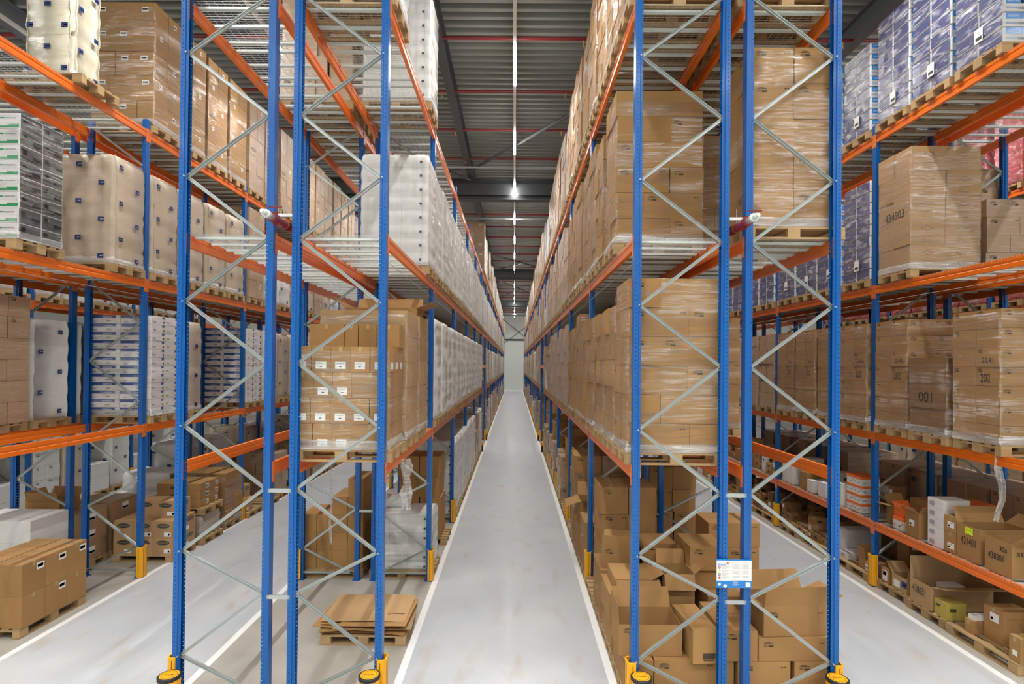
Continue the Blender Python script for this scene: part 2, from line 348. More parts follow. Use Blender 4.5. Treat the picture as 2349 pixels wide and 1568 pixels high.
mb = MB(); mb.box((0, YF+.1, 6), (2*XW, .2, 12.6), 'wallm')
mb.box((0, YF-.05, 11.2-3.4), (2*XW, .12, .25), 'steel_dk'); tag(mb.obj('wall_end'), kind='structure')
mb = MB(); mb.box((0, YB-.1, 6), (2*XW, .2, 12.6), 'wallm'); tag(mb.obj('wall_near'), kind='structure')
for nm, x in (('wall_left', -XW-.1), ('wall_right', XW+.1)):
    mb = MB(); mb.box((x, (YB+YF)/2, 6), (.2, YF-YB, 12.6), 'wallm'); tag(mb.obj(nm), kind='structure')
# ribbed roof deck
mb = MB(); y = YB; P = .30; prof = [(0, 0), (.11, 0), (.14, .13), (.27, .13), (.30, 0)]
vs = []; fs = []
while y < YF:
    for i in range(4):
        a, b_ = prof[i], prof[i+1]; k = len(vs)
        vs += [(-XW, y+a[0], ZDECK+a[1]), (XW, y+a[0], ZDECK+a[1]), (XW, y+b_[0], ZDECK+b_[1]), (-XW, y+b_[0], ZDECK+b_[1])]; fs.append((k, k+1, k+2, k+3))
    y += P
mb.add(vs, fs, 'roof'); mb.box((0, (YB+YF)/2, ZDECK+.27), (2*XW, YF-YB, .2), 'steel_dk')
tag(mb.obj('ceiling'), kind='structure')
# lines on the floor
for i, x in enumerate((-12.0, -9.45, -6.80, -4.0, -1.415, 1.275, 6.37, 11.8)):
    mb = MB(); mb.box((x, (YF+4.6)/2, .002), (.10, YF-4.7, .004), 'line'); tag(mb.obj('trim_%d' % (i+1)), kind='structure')
def ibeam(mb, p, q, hh, bw, m='steel_dk', t=.03):
    """I-section along X or Y with its top at p.z"""
    (x0, y0, z0), (x1, y1, z1) = p, q; L_ = math.hypot(x1-x0, y1-y0); cx, cy = (x0+x1)/2, (y0+y1)/2
    ax = abs(x1-x0) > abs(y1-y0)
    f = (lambda l, w_, h_: (l, w_, h_)) if ax else (lambda l, w_, h_: (w_, l, h_))
    mb.box((cx, cy, z0-t/2), f(L_, bw, t), m); mb.box((cx, cy, z0-hh+t/2), f(L_, bw, t), m); mb.box((cx, cy, z0-hh/2), f(L_, .02, hh-2*t), m)
# main cross girders
for i, y in enumerate((22.2, 43.2, 64.2, YB+15)):
    mb = MB(); ibeam(mb, (-XW, y, 11.5), (XW, y, 11.5), .85, .34); mb.box((0, y-.18, 11.05), (2*XW, .02, .45), 'steel_dk')
    tag(mb.obj('steel_girder'), 'dark grey deep steel girder crossing the hall, %s' % ('nearest one seen', 'second one back', 'third one back', 'behind the camera')[i], 'girder', kind='structure')
# rafters along the hall
for i, x in enumerate((-17, -11.6, -6.7, -1.86, 3.0, 7.9, 12.8, 17.5)):
    mb = MB(); ibeam(mb, (x, YB, 12.09), (x, YF, 12.09), .55, .22)
    tag(mb.obj('steel_rafter'), 'dark grey steel rafter running down the hall under the roof', 'rafter', 'roof rafters', 'structure')
# roof cross bracing rods
def rod(p, q, r, label, m='steel_dk', cat='brace rod'):
    mb = MB(); mb.tube(p, q, r, m, 8); tag(mb.obj('bracing_rod'), label, cat, 'roof bracing rods', 'structure')
for (p, q) in (((-1.86, 20.9, 11.35), (3., 14.0, 11.35)), ((-6.7, 15, 11.35), (-1.86, 21.8, 11.35)), ((3, 23, 11.35), (8, 15, 11.35)),
               ((-1.86, 36, 11.3), (3., 42.8, 11.3)), ((-1.86, 42.8, 11.3), (3., 36, 11.3)), ((-1.86, 43.6, 10.9), (3., 57, 10.9)), ((3., 43.6, 10.9), (-1.86, 57, 10.9)), ((3, 63, 9.6), (-1.86, 84, 7)), ((-1.86, 63, 9.6), (3, 84, 7))):
    rod(p, q, .05, 'thin dark diagonal bracing rod under the roof')
for (y, z, m, r, la) in ((20.2, 11.28, 'pipe_gr', .035, 'grey conduit pipe across the hall in front of the nearest girder'), (27.0, 11.2, 'pipe_gr', .05, 'grey conduit pipe across the hall behind the nearest girder'), (66, 9.9, 'pipe_gr', .12, 'light grey round tie pipe across the far end of the hall')):
    mb = MB(); mb.tube((-XW if y < 60 else -1.45, y, z), (XW if y < 60 else 1.35, y, z), r, m, 8); tag(mb.obj('conduit_pipe'), la, 'pipe')
# red sprinkler pipes under the deck, one every 2.5 m
y = 0.2; i = 0
while y < YF-3:
    mb = MB(); mb.tube((-XW, y, 11.62), (XW, y, 11.62), .042, 'redpipe', 8)
    o = mb.obj('sprinkler_pipe'); tag(o, 'dark red sprinkler pipe fixed across the underside of the roof', 'pipe', 'ceiling sprinkler pipes')
    if y > 10 and y < 32:
        for x in (-8.2, -5.2, -2.1, 1.35, 4.4, 7.4):
            h = MB(); h.tube((x+.1*(i % 3), y, 11.58), (x+.1*(i % 3), y, 11.44), .016, 'tape', 6); h.tube((x+.1*(i % 3), y, 11.45), (x+.1*(i % 3), y, 11.435), .035, 'tape', 8); h.obj('sprinkler_head', o)
    y += 2.505; i += 1
# lamp lines
def lamp_light(o, x, y, z, along_y=True):
    ld = bpy.data.lights.new('lamp_light', 'AREA'); ld.shape = 'RECTANGLE'; ld.size, ld.size_y = (.07, 1.6) if along_y else (1.6, .07)
    ld.energy = LAMP_W; ld.color = (1, .985, .955); ld.spread = math.radians(LAMP_SPREAD)
    l = ob('lamp_light', ld, o, (x, y, z))
for k, x in enumerate(AISLES):
    mb = MB(); mb.box((0, (YB+YF)/2-1, .035), (.07, YF-YB-4, .07), 'trunk')
    o = mb.obj('lamp_trunk', None, (x, 0, ZLAMP)); tag(o, ('white lamp trunk hanging over the leftmost aisle', 'white lamp trunk hanging over the left aisle', 'white lamp trunk with bright tubes over the middle aisle', 'white lamp trunk hanging over the right aisle', 'white lamp trunk hanging over the rightmost aisle')[k], 'ceiling lamp')
    y0 = 12.15 - 4.55*5
    for j in range(21):
        yy = y0+4.55*j
        if YB+2 < yy < YF-3:
            h = MB(); h.box((0, yy+.8, -.03), (.075, 1.62, .055), 'glow'); h.obj('lamp_tube', o); lamp_light(o, 0, yy+.8, -.062)
    for j in range(20): sus = MB(); sus.tube((0, -9+4.55*j, .07), (0, -9+4.55*j, ZDECK-ZLAMP-.03), .004, 'pipe_gr', 4); sus.obj('suspension_wire', o)
# cross-aisle lamps over the camera's own aisle (behind and beside the view)
for k, y in enumerate((-8.5, 0.0)):
    mb = MB(); mb.box((0, 0, .035), (2*XW-2, .07, .07), 'trunk')
    o = mb.obj('lamp_trunk', None, (0, y, ZLAMP-.35)); tag(o, 'white lamp trunk crossing the hall in front of the racks, %s' % ('far one', 'near one')[k], 'ceiling lamp')
    for j in range(8):
        h = MB(); h.box((-15.75+4.5*j, 0, -.03), (1.62, .075, .055), 'glow'); h.obj('lamp_tube', o); lamp_light(o, -15.75+4.5*j, 0, -.062, False)
# ------------------------------------------------------------------ racking
UPR = [(0, -.055), (.052, -.055), (.060, -.040), (.088, -.040), (.088, -.037), (.058, -.037), (.050, -.052), (.003, -.052),
       (.003, .052), (.050, .052), (.058, .037), (.088, .037), (.088, .040), (.060, .040), (.052, .055), (0, .055)]
UM = ['blue_flange', 'blue', 'blue_flange', 'blue', 'blue_flange', 'blue', 'blue_flange', 'blue_web', 'blue_flange', 'blue', 'blue_flange', 'blue', 'blue_flange', 'blue', 'blue_flange', 'blue_web']
ZTOP = 8.46
def upright_mesh(sg):
    mb = MB(); mb.extrude([(sg*u, v) for u, v in UPR], .012, ZTOP, 'blue', mats=UM); mb.box((sg*.045, 0, .006), (.13, .15, .012), 'blue')
    return mb.mesh('upright')
UP = {1: upright_mesh(1), -1: upright_mesh(-1)}
def guard_mesh(sg):
    mb = MB(); H = .57
    def fluted(u0, v0, u1, v1, nrm):
        pass
    # U-shaped fluted guard wrapped round the aisle side of the upright (sg = direction from the aisle face into the rack)
    pts = [(.050, -.085), (-.028, -.085), (-.050, -.055), (-.052, -.02), (-.044, -.015), (-.052, -.01), (-.052, .01), (-.044, .015), (-.052, .02), (-.050, .055), (-.028, .085), (.050, .085),
           (.050, .066), (-.018, .066), (-.034, .045), (-.034, -.045), (-.018, -.066), (.050, -.066)]
    mb.extrude([(sg*u, v) for u, v in pts], .02, H, 'yellow')
    for u in (.012, .018): mb.box((sg*u, -.0858, H/2), (.003, .001, H-.06), 'black')
    for v in (-.038, .038): mb.box((-sg*.0525, v, H/2), (.001, .004, H-.06), 'black')
    return mb.mesh('post_guard')
GU = {1: guard_mesh(1), -1: guard_mesh(-1)}
def brace_mb(mb, p, q, face=1):
    """C channel between two points in the XZ plane, web facing -y"""
    p = Vector(p); q = Vector(q); d = q-p; L_ = d.length; a = math.atan2(d.z, d.x)
    X = Matrix.Translation(p) @ Matrix.Rotation(-a, 4, 'Y')
    mb.box((L_/2, -.0, 0), (L_, .003, .036), 'galv', X)
    for s in (-1, 1): mb.box((L_/2, -.014*face, s*.0165), (L_, .026, .003), 'galv', X)
NZ_A = [.57, 1.785, 3.24, 4.69, 6.15, 7.6]          # aisle-side nodes
NZ_I = [.10, 1.30, 2.515, 3.98, 5.43, 6.88, 8.3]    # inner-side nodes
def brace_list(x0, x1, aisle):
    xa, xi = (x0+.075, x1-.075) if aisle < 0 else (x1-.075, x0+.075)
    pts = []
    for i in range(7):
        pts.append((xi, 0, NZ_I[i]))
        if i < 6: pts.append((xa, 0, NZ_A[i]))
    return [(pts[i], pts[i+1]) for i in range(len(pts)-1)], ((xi, 0, .13), (xa, 0, .13))
def beam_mesh(L_, h=.145):
    mb = MB(); w_ = .05
    # section in (x,z): box with a shallow groove and a lip, extruded along y
    sec = [(-w_/2, 0), (w_/2, 0), (w_/2, h*.40), (w_/2-.006, h*.45), (w_/2-.006, h*.62), (w_/2, h*.67), (w_/2, h), (-w_/2, h), (-w_/2, h*.67), (-w_/2+.006, h*.62), (-w_/2+.006, h*.45), (-w_/2, h*.40)]
    X = Matrix(((1, 0, 0, 0), (0, 0, 1, 0), (0, 1, 0, 0), (0, 0, 0, 1)))
    mb.extrude([(x, z) for x, z in sec], .002, L_-.002, 'orange', X)
    return mb
def connector(mb, y, sg):
    mb.box((0, y, .05), (.052, .006, .23), 'orange'); mb.box((sg*.029, y+(-.03 if y > 1 else .03)*-1, .05), (.005, .075, .23), 'orange')
BL = BAY-.11
_b = MB(); _b.tube((0, -.011, 0), (0, .011, 0), .010, 'galv', 8); BOLT = _b.mesh('bolt')
BEAM = beam_mesh(BL).mesh('shelf_beam')
_c = {}
for sg in (-1, 1):
    for e in (0, 1):
        y = BL*e; k = 2*e-1
        mb = MB(); mb.box((0, y+.004*k, .04), (.054, .006, .24), 'orange'); mb.box((sg*.030, y+.025*k, .04), (.006, .05, .24), 'orange')
        for z in (-.03, .05, .12): mb.box((sg*.034, y+.028*k, z), (.004, .014, .02), 'galv')
        _c[sg, e] = mb.mesh('beam_connector')
def wire_box(mb, a, b, t=.0035):
    c = [(a[i]+b[i])/2 for i in range(3)]; d = [max(abs(a[i]-b[i]), t) for i in range(3)]; mb.box(c, d, 'wire')
def deck_mesh(dx=1.10, L_=.885, wires=True):
    mb = MB()
    if wires:
        n = 10
        for i in range(19):
            y = .008+(L_-.016)*i/18; wire_box(mb, (-dx/2, y, 0), (dx/2, y, 0))
            for s in (-1, 1): wire_box(mb, (s*dx/2, y, -.028), (s*dx/2, y, 0))
        for i in range(12): x = -dx/2+.02+(dx-.04)*i/11; wire_box(mb, (x, .008, -.004), (x, L_-.008, -.004))
    return mb
def bar_mesh(dx=1.0):
    mb = MB(); mb.box((0, 0, -.010), (dx-.03, .05, .003), 'bar')
    for s in (-1, 1): mb.box((0, s*.0245, -.022), (dx-.05, .003, .026), 'bar'); mb.box((s*(dx/2-.008), 0, -.004), (.03, .05, .003), 'bar')
    return mb
DECK = deck_mesh().mesh('wire_deck'); BAR = bar_mesh().mesh('support_bar')
def merge_into(mb, mesh_src, off, memo={}):
    if mesh_src.name not in memo:
        mats = [m.name for m in mesh_src.materials]; inv = {v.name: k for k, v in M.items()}
        memo[mesh_src.name] = ([tuple(v.co) for v in mesh_src.vertices], [tuple(p.vertices) for p in mesh_src.polygons], [inv[mats[p.material_index]] for p in mesh_src.polygons])
    vs, fs, ms = memo[mesh_src.name]; b = len(mb.v)
    mb.v += [(v[0]+off[0], v[1]+off[1], v[2]+off[2]) for v in vs]
    mb.f += [tuple(b+k for k in f) for f in fs]; mb.m += [mb.mi(q) for q in ms]
PHR = dict(LLL='far left rack', LL2='behind left aisle rack', LL='left of left aisle', LA='right of left aisle', LB='left of middle aisle',
           RA='right of middle aisle', RB='left of right aisle', RR='right of right aisle', RR2='behind right aisle rack', RRR='far right rack')
def rack(key, aisle, label, levels, nfrom=0, nto=NB, near=2, decks=(2, 3), extra=None, tunnel=()):
    x0, x1 = RACKS[key]; root = ob('pallet_rack', None, None, ((x0+x1)/2, D0, 0)); tag(root, label, 'pallet rack'); X0 = (x0+x1)/2
    a0, a1 = x0-X0, x1-X0; nb_ = nbar = 0; cnt = {}
    stuff = {k: MB() for k in ('shelf_beam', 'wire_deck')}
    bl, base = brace_list(a0, a1, aisle)
    allb = MB()
    for p, q in bl: brace_mb(allb, p, q)
    brace_mb(allb, *base); BM = allb.mesh('bracing')
    for n in range(nfrom, nto+1):
        yy = BAY*n
        for sg, xx in ((1, a0), (-1, a1)):
            u = ob('upright', UP[sg], root, (xx, yy, 0))
            if (aisle < 0 and sg == 1) or (aisle > 0 and sg == -1):
                if n < 14: tag(ob('post_guard', GU[sg], u, (0, 0, 0)), 'yellow plastic post guard')
                if n < near:
                    for p, q in bl+[base]:
                        m1 = MB(); brace_mb(m1, (p[0]-xx, 0, p[2]), (q[0]-xx, 0, q[2])); m1.obj('brace', u)
                    for z in sorted(set([p[2] for p, q in bl]+[bl[-1][1][2]])):
                        if z in NZ_A: ob('bolt', BOLT, u, (sg*.06, -.049, z))
        if n >= near: ob('bracing', BM, root, (0, yy, 0))
        if n == nto: continue
        for lv in (levels(n) if callable(levels) else levels):
            z = ZL.get(lv, lv)
            if n in tunnel and lv == 1: z = 3.95
            for sx in (-1, 1):
                xx = (a1-.027) if sx > 0 else (a0+.027)
                if nb_ < 100:
                    be = ob('shelf_beam', BEAM, root, (xx, yy+.055, z-.145)); nb_ += 1
                    for e in (0, 1):
                        if n < 3: ob('beam_connector', _c[sx, e], be)
                        else: merge_into(stuff['shelf_beam'], _c[sx, e], (xx, yy+.055, z-.145))
                else:
                    merge_into(stuff['shelf_beam'], BEAM, (xx, yy+.055, z-.145))
                    for e in (0, 1): merge_into(stuff['shelf_beam'], _c[sx, e], (xx, yy+.055, z-.145))
            if (lv in decks) or (extra and lv in extra):
                for k in range(4):
                    if cnt.get('d', 0) < 100 and n < 10:
                        dk = ob('wire_deck', DECK, root, (0, yy+.06+.9*k, z+.002)); cnt['d'] = cnt.get('d', 0)+1
                        for b_ in (.12, .47, .82):
                            if nbar < 100: ob('support_bar', BAR, dk, (0, b_, 0)); nbar += 1
                            else: merge_into(stuff['wire_deck'], BAR, (0, yy+.06+.9*k+b_, z+.002))
                    else:
                        for b_ in (.12, .47, .82): merge_into(stuff['wire_deck'], BAR, (0, yy+.06+.9*k+b_, z+.002))
    for k, mb in stuff.items():
        if mb.v: tag(mb.obj(k, root), kind='stuff')
    return root
rack('LB', 1, 'long blue and orange pallet rack along the left of the middle aisle', (1, 2, 3), tunnel=(5,))
rack('LA', -1, 'blue and orange pallet rack with empty shelves, right side of the left aisle', (1, 2, 3), tunnel=(5,))
rack('RA', -1, 'long blue and orange pallet rack along the right of the middle aisle', (1, 2, 3), tunnel=(5,))
rack('RB', 1, 'blue and orange pallet rack carrying the blue load sign, left side of the right aisle', (1, 2, 3), tunnel=(5,))
rack('LL', 1, 'blue and orange pallet rack across the left aisle, with soft carton pallets below', (1, 2, 3))
rack('LL2', -1, 'blue and orange pallet rack back to back behind the left aisle rack', (1, 2, 3), near=1, nto=12)
rack('RR', -1, 'blue and orange pallet rack across the right aisle, with a low shelf of small boxes', lambda n: (1, 2, 3, 1.17) if n < 8 else (1, 2, 3), extra=(1.17,))
rack('RR2', 1, 'blue and orange pallet rack back to back behind the right aisle rack', (1, 2, 3), near=1, nto=12)
rack('LLL', 1, 'blue and orange pallet rack furthest to the left, seen through the others', (1, 2, 3), nfrom=1, nto=12, near=0)
rack('RRR', -1, 'blue and orange pallet rack furthest to the right holding red packs', (1, 2, 3), nfrom=1, nto=12, near=0)
# spacers that tie the double racks together
for (a, b_, nm) in ((-2.82, -2.60, 'left'), (2.48, 2.67, 'right')):
    for n in range(0, 3):
        for z in (1.27, 2.50):
            mb = MB(); mb.box(((a+b_)/2, D0+BAY*n-.045, z), (b_-a+.05, .02, .045), 'galv')
            tag(mb.obj('row_spacer'), 'short grey spacer bar between %s double rack uprights, %s frame, %s' % (nm, ('nearest', 'second', 'third')[n], 'lower one' if z < 2 else 'upper one'), 'spacer bar')
# ------------------------------------------------------------------ pallets
PH = .144
def pallet_parts():
    top = MB(); top.box((0, 0, 0), (1.2, .10, .022), 'wood'); wide = MB(); wide.box((0, 0, 0), (1.2, .145, .022), 'wood')
    cr = MB(); cr.box((0, 0, 0), (.145, .8, .022), 'wood'); bl = MB(); bl.box((0, 0, 0), (.145, .10, .078), 'wood'); bw = MB(); bw.box((0, 0, 0), (.145, .145, .078), 'wood')
    bt = MB(); bt.box((0, 0, 0), (1.2, .10, .022), 'wood'); bt2 = MB(); bt2.box((0, 0, 0), (1.2, .145, .022), 'wood')
    L_ = []
    for y, m in ((-.35, top), (-.19, top), (0, wide), (.19, top), (.35, top)): L_.append(('top_board', m, (0, y, .133)))
    for x in (-.5275, 0, .5275): L_.append(('cross_board', cr, (x, 0, .111)))
    for x in (-.5275, 0, .5275):
        for y, m in ((-.35, bl), (0, bw), (.35, bl)): L_.append(('block', m, (x, y, .061)))
    for y, m in ((-.35, bt), (0, bt2), (.35, bt)): L_.append(('bottom_board', m, (0, y, .011)))
    return L_
_pp = pallet_parts(); _pm = {}
PPARTS = []
for nm, mb, loc in _pp:
    if id(mb) not in _pm: _pm[id(mb)] = mb.mesh(nm)
    PPARTS.append((nm, _pm[id(mb)], loc))
_all = MB()
for nm, mb, loc in _pp:
    for v, f, m in [(mb.v, mb.f, mb.m)]: 
        b = len(_all.v); _all.v += [(a[0]+loc[0], a[1]+loc[1], a[2]+loc[2]) for a in v]; _all.f += [tuple(b+k for k in q) for q in f]; _all.m += [_all.mi('wood')]*len(f)
PALLET = _all.mesh('pallet')
def add_pallet(x, y, z, label, near=False, rz=0, group=None, wood=None):
    if near:
        o = ob('pallet', None, None, (x, y, z), rz)
        for nm, me, loc in PPARTS: ob(nm, me, o, loc)
    else: o = ob('pallet', PALLET, None, (x, y, z), rz)
    return tag(o, label, 'pallet', group)
# ------------------------------------------------------------------ printed marks of the cartons
def D_plain(w_, h_, f='F', k=1.0):
    L_ = []
    u = .06*k; v = h_-.075*k
    L_ += [(f, u+.02, v+.028, u+.085*k, v+.035, 'ink'), (f, u, v+.012, u+.115*k, v+.020, 'ink'), (f, u+.055*k, v-.028, u+.115*k, v-.005, 'ink'), (f, u, v-.008, u+.045*k, v-.003, 'ink'), (f, u, v-.02, u+.045*k, v-.015, 'ink')]
    if w_ > .45: L_ += [(f, w_-.11, v+.01, w_-.085, v+.022, 'ink'), (f, w_-.075, v+.01, w_-.05, v+.022, 'ink')]
    return L_
def D_small(w_, h_, f='F', cu=.5, cv=.62, W=.13, H=.085):
    u = w_*cu-W/2; v = h_*cv-H/2
    return [(f, u, v, u+W, v+H, 'lab'), (f, u+W*.12, v+H*.38, u+W*.88, v+H*.70, 'dgrey'), (f, u+W*.35, v+H*.22, u+W*.88, v+H*.3, 'dgrey')]
def D_big(w_, h_, f='F'):
    W = min(.14, w_*.55); u = w_*.5-W/2; v = h_*.12
    return [(f, u, v, u+W, v+.085, 'lab'), (f, u+.012, v+.060, u+W*.8, v+.064, 'lab_grey'), (f, u+W*.38, v+.022, u+W*.62, v+.032, 'lab_grey')]
def D_logo(w_, h_, f='F', u=.1, v=.1, s=.09):
    s *= 1.15
    return [(f, u, v, u+s*1.25, v+s, 'navy'), (f, u+s*.45, v+s*.42, u+s*1.15, v+s*.62, 'lab'), (f, u+s*.15, v+s*.12, u+s*.6, v+s*.2, 'lab')]
def D_diamond(w_, h_, f='F'):
    """thin rhombus outline plus lines of print"""
    return [(f, w_*.5-.09, h_*.30, w_*.5+.09, h_*.34, 'ink', 'ROTTERDAM'), (f, w_*.5-.09, h_*.20, w_*.5-.02, h_*.24, 'ink', 'DSC'), (f, w_*.5-.09, h_*.10, w_*.5+.07, h_*.14, 'ink', 'MADE IN CHINA')]
def rhomb(mb, c, d, f, cu, cv, a=.105, b=.042, t=.0055):
    U, V, Nn = (Vector(q) for q in FACES[f]); D = Vector(d); W = abs(U.dot(D)); H = abs(V.dot(D)); T = abs(Nn.dot(D))
    o = Vector(c)+Nn*(T/2+.002)-U*W/2-V*H/2+U*cu+V*cv
    out = [o+U*a, o+V*b, o-U*a, o-V*b]; k = 1-t/b; inn = [o+(p-o)*k for p in out]
    mb.add(out+inn, [(0, 1, 5, 4), (1, 2, 6, 5), (2, 3, 7, 6), (3, 0, 4, 7)], 'ink')
# ------------------------------------------------------------------ loads: each entry is a list of (part name, mesh, location)
LOADS = {}
def layers_of(W, rows, lh, patt, ny, D, rnd, jit):
    """yield (cx, cy, cz, dx, dy, dz, i, j, k)"""
    for k in range(rows):
        sp = patt[k % len(patt)]; x = -W/2; tot = sum(sp)
        for i, s in enumerate(sp):
            dx = s/tot*W
            for j in range(ny):
                dy = D/ny; jx = rnd.uniform(-jit, jit); jy = rnd.uniform(-jit, jit)
                yield x+dx/2+jx, -D/2+dy*(j+.5)+jy, lh*(k+.5), dx-.006, dy-.006, lh-.004, i, j, k
            x += dx
def carton_load(key, W, D, rows, lh, patt, ny, m, mnear, deco, seed, wrap=True, jit=.008, keep=None, cat='stack of cartons', name='wrapped_carton_stack', top=None):
    rnd = random.Random(seed)
    far = MB(); parts = []
    for (x, y, z, dx, dy, dz, i, j, k) in layers_of(W, rows, lh, patt, ny, D, rnd, jit):
        if keep and not keep(i, j, k): continue
        de = deco(dx, dy, dz, i, j, k, rnd) if deco else []
        far.box((x, y, z), (dx, dy, dz), m, None, [q for q in de])
        nb_ = MB(); nb_.box((0, 0, 0), (dx, dy, dz), mnear, None, de)
        if k % 1 == 0: nb_.decal((0, 0, 0), (dx, dy, dz), 'T', dx/2-.03, 0, dx/2+.03, dy, 'tape')
        parts.append(('carton', nb_.mesh('carton'), (x, y, z)))
    H = rows*lh
    if wrap:
        # film shell
        sh = MB(); soft(sh, W+.022, D+.022, H+.004, 'film', layers=rows, cols=(3, 2), bulge=.003, noise=.006, rc=.03, res=4, seed=seed, capz=False)
        parts.append(('stretch_wrap', sh.mesh('stretch_wrap'), (0, 0, 0)))
        sk = MB(); soft(sk, W+.034, D+.034, .13, 'film_thick', layers=2, cols=(3, 2), bulge=.006, noise=.010, rc=.03, res=2, seed=seed+1, capz=False, z0=.001)
        parts.append(('wrap_skirt', sk.mesh('wrap_skirt'), (0, 0, 0)))
    LOADS[key] = dict(near=parts, far=far.mesh(name), name=name, cat=cat, H=H)
def soft_load(key, W, D, H, m, layers, cols, bulge, cb, deco=None, seed=1, name='wrapped_roll_stack', cat='stack of roll packs', noise=.012, rc=.05):
    mb = MB(); soft(mb, W, D, H, m, layers=layers, cols=cols, bulge=bulge, cb=cb, noise=noise, rc=rc, seed=seed, res=4)
    de = MB()
    if deco: deco(de, W, D, H, layers)
    sk = MB(); soft(sk, W+.02, D+.02, .12, 'film_thick', layers=2, cols=(3, 2), bulge=.006, noise=.012, rc=.05, res=2, seed=seed+1, capz=False, z0=.001)
    body = mb.mesh('packs'); parts = [('packs', body, (0, 0, 0)), ('wrap_skirt', sk.mesh('wrap_skirt'), (0, 0, 0))]
    if de.v: parts.append(('printed_marks', de.mesh('printed_marks'), (0, 0, 0)))  # holds the print and, on white packs, the painted crease lines
    mb.v += de.v and [v for v in de.v] or []
    b = len(mb.v)-len(de.v)
    for f, mm in zip(de.f, de.m): mb.f.append(tuple(b+k for k in f)); mb.m.append(mb.mi(de.mats[mm]))
    LOADS[key] = dict(near=parts, far=mb.mesh(name), name=name, cat=cat, H=H)
def dl_A(dx, dy, dz, i, j, k, rnd):
    L_ = []
    if (i+k) % 3 != 2: L_ += D_small(dx, dz, 'F', .62 if k % 2 else .4, .72)
    if (j+k) % 2: L_ += D_small(dy, dz, 'R', .5, .72, .085)+D_small(dy, dz, 'L', .5, .72, .085)
    if k == 2 and j == 0: L_ += [('R', .06, .10, .30, .18, 'ink_blk', '145239')]
    return L_
def dl_plain(dx, dy, dz, i, j, k, rnd):
    return (D_plain(dx, dz, 'F') if dx > .3 and rnd.random() < .6 else []) + ((D_plain(dy, dz, 'L', .7)+D_plain(dy, dz, 'R', .7)) if rnd.random() < .4 else [])
def dl_big(dx, dy, dz, i, j, k, rnd):
    tp = [('F', dx/2-.02, dz-.06, dx/2+.02, dz, 'tape')]
    if k % 2: return D_big(dx, dz)+tp+(D_big(dy, dz, 'R') if k == 3 else [])
    return (D_big(dx, dz) if i in (1, 2) else [])+tp
A3 = [(1, 1, .75), (.75, 1, 1)]
for s in range(3):
    carton_load('A%d' % s, 1.18, .80, 5, .46, A3, 2, 'card_w2', 'card', dl_A, 10+s)
    carton_load('G%d' % s, 1.18, .80, 6, .345, [(.72, .45), (.38, .79)], 2, 'card_w2', 'card', dl_plain, 20+s, jit=.014)
    carton_load('B%d' % s, 1.18, .80, 5, .37, [(.6, .6), (.4, .4, .4)], 2, 'card_w2', 'card', dl_plain, 30+s, jit=.02)
    carton_load('S%d' % s, 1.16, .78, 4, .30, [(.6, .6), (.4, .4, .4)], 2, 'card_w2', 'card', dl_plain, 40+s, jit=.02)
carton_load('Q0', 1.00, .80, 5, .425, [(.5, .5)], 2, 'card_w', 'card', dl_plain, 50)
carton_load('L0', 1.17, .80, 4, .307, [(.27, .235, .235, .46), (1, 1, 1, 1, 1)], 3, 'card_w', 'card', dl_big, 51, jit=.003)
carton_load('T0', 1.18, .80, 5, .35, [(.8, .38), (.4, .78)], 2, 'card_w', 'card_pale', None, 52, jit=.004)
carton_load('U0', .92, .82, 4, .45, [(1, 1)], 2, 'card', 'card', dl_plain, 53, wrap=False, jit=.02, name='tall_carton_stack')
def dl_N(dx, dy, dz, i, j, k, rnd):
    L_ = D_plain(dy, dz, 'L', .6) if rnd.random() < .5 else []
    L_ += D_plain(dx, dz, 'F', .8)
    if j == 0 and i == 0 and k == 3: L_ += [('L', .08, .05, .24, .17, 'ink_blk', '202')]
    if j == 0 and i == 0 and k == 4: L_ += [('L', .10, .06, .28, .13, 'ink_blk', '20.41')]
    return L_
for s in range(2): carton_load('N%d' % s, 1.18, .80, 7, .265, [(1, 1), (.8, 1.2)], 2, 'card_w2', 'card', dl_N, 60+s, jit=.006)
def dl_001(dx, dy, dz, i, j, k, rnd):
    return [('L', .18, .12, .44, .26, 'ink_blk', '001')] if (i == 0 and k == 1 and j == 1) else D_plain(dx, dz, 'F', .8)
carton_load('O0', 1.14, .78, 3, .40, [(.7, .45)], 1, 'card_w', 'card_dark', lambda dx, dy, dz, i, j, k, rnd: [('L', .22, .10, .50, .26, 'ink_blk', '001')] if (i == 0 and k == 1) else D_plain(dx, dz, 'F', .8), 62)
def dl_I(dx, dy, dz, i, j, k, rnd):
    L_ = D_diamond(dx, dz)
    if j == 0 and i == 0 and k == 2: L_ += [('L', -.22, .08, .26, .22, 'ink_blk', '434903')]
    return L_
carton_load('I0', 1.17, .80, 5, .41, [(1, 1)], 2, 'card_w', 'card_pale', dl_I, 63, jit=.012)
for q, (nm, me, loc) in enumerate(list(LOADS['I0']['near'])):
    if nm == 'carton':
        rb = MB(); rhomb(rb, (0, 0, 0), (.578, .394, .406), 'F', .29, .27); m2 = rb.mesh('printed_diamond'); LOADS['I0'].setdefault('sub', []).append((q, 'printed_diamond', m2))
carton_load('V0', 1.16, .80, 5, .36, [(1, 1), (1, 1, 1)], 2, 'white_w', 'card_white', lambda dx, dy, dz, i, j, k, rnd: D_plain(dx, dz, 'F', .9)+D_plain(dy, dz, 'R', .8), 64, name='white_carton_stack')
carton_load('V1', 1.16, .80, 2, .40, [(1, 1)], 2, 'white_w', 'card_white', None, 65, name='white_carton_stack')
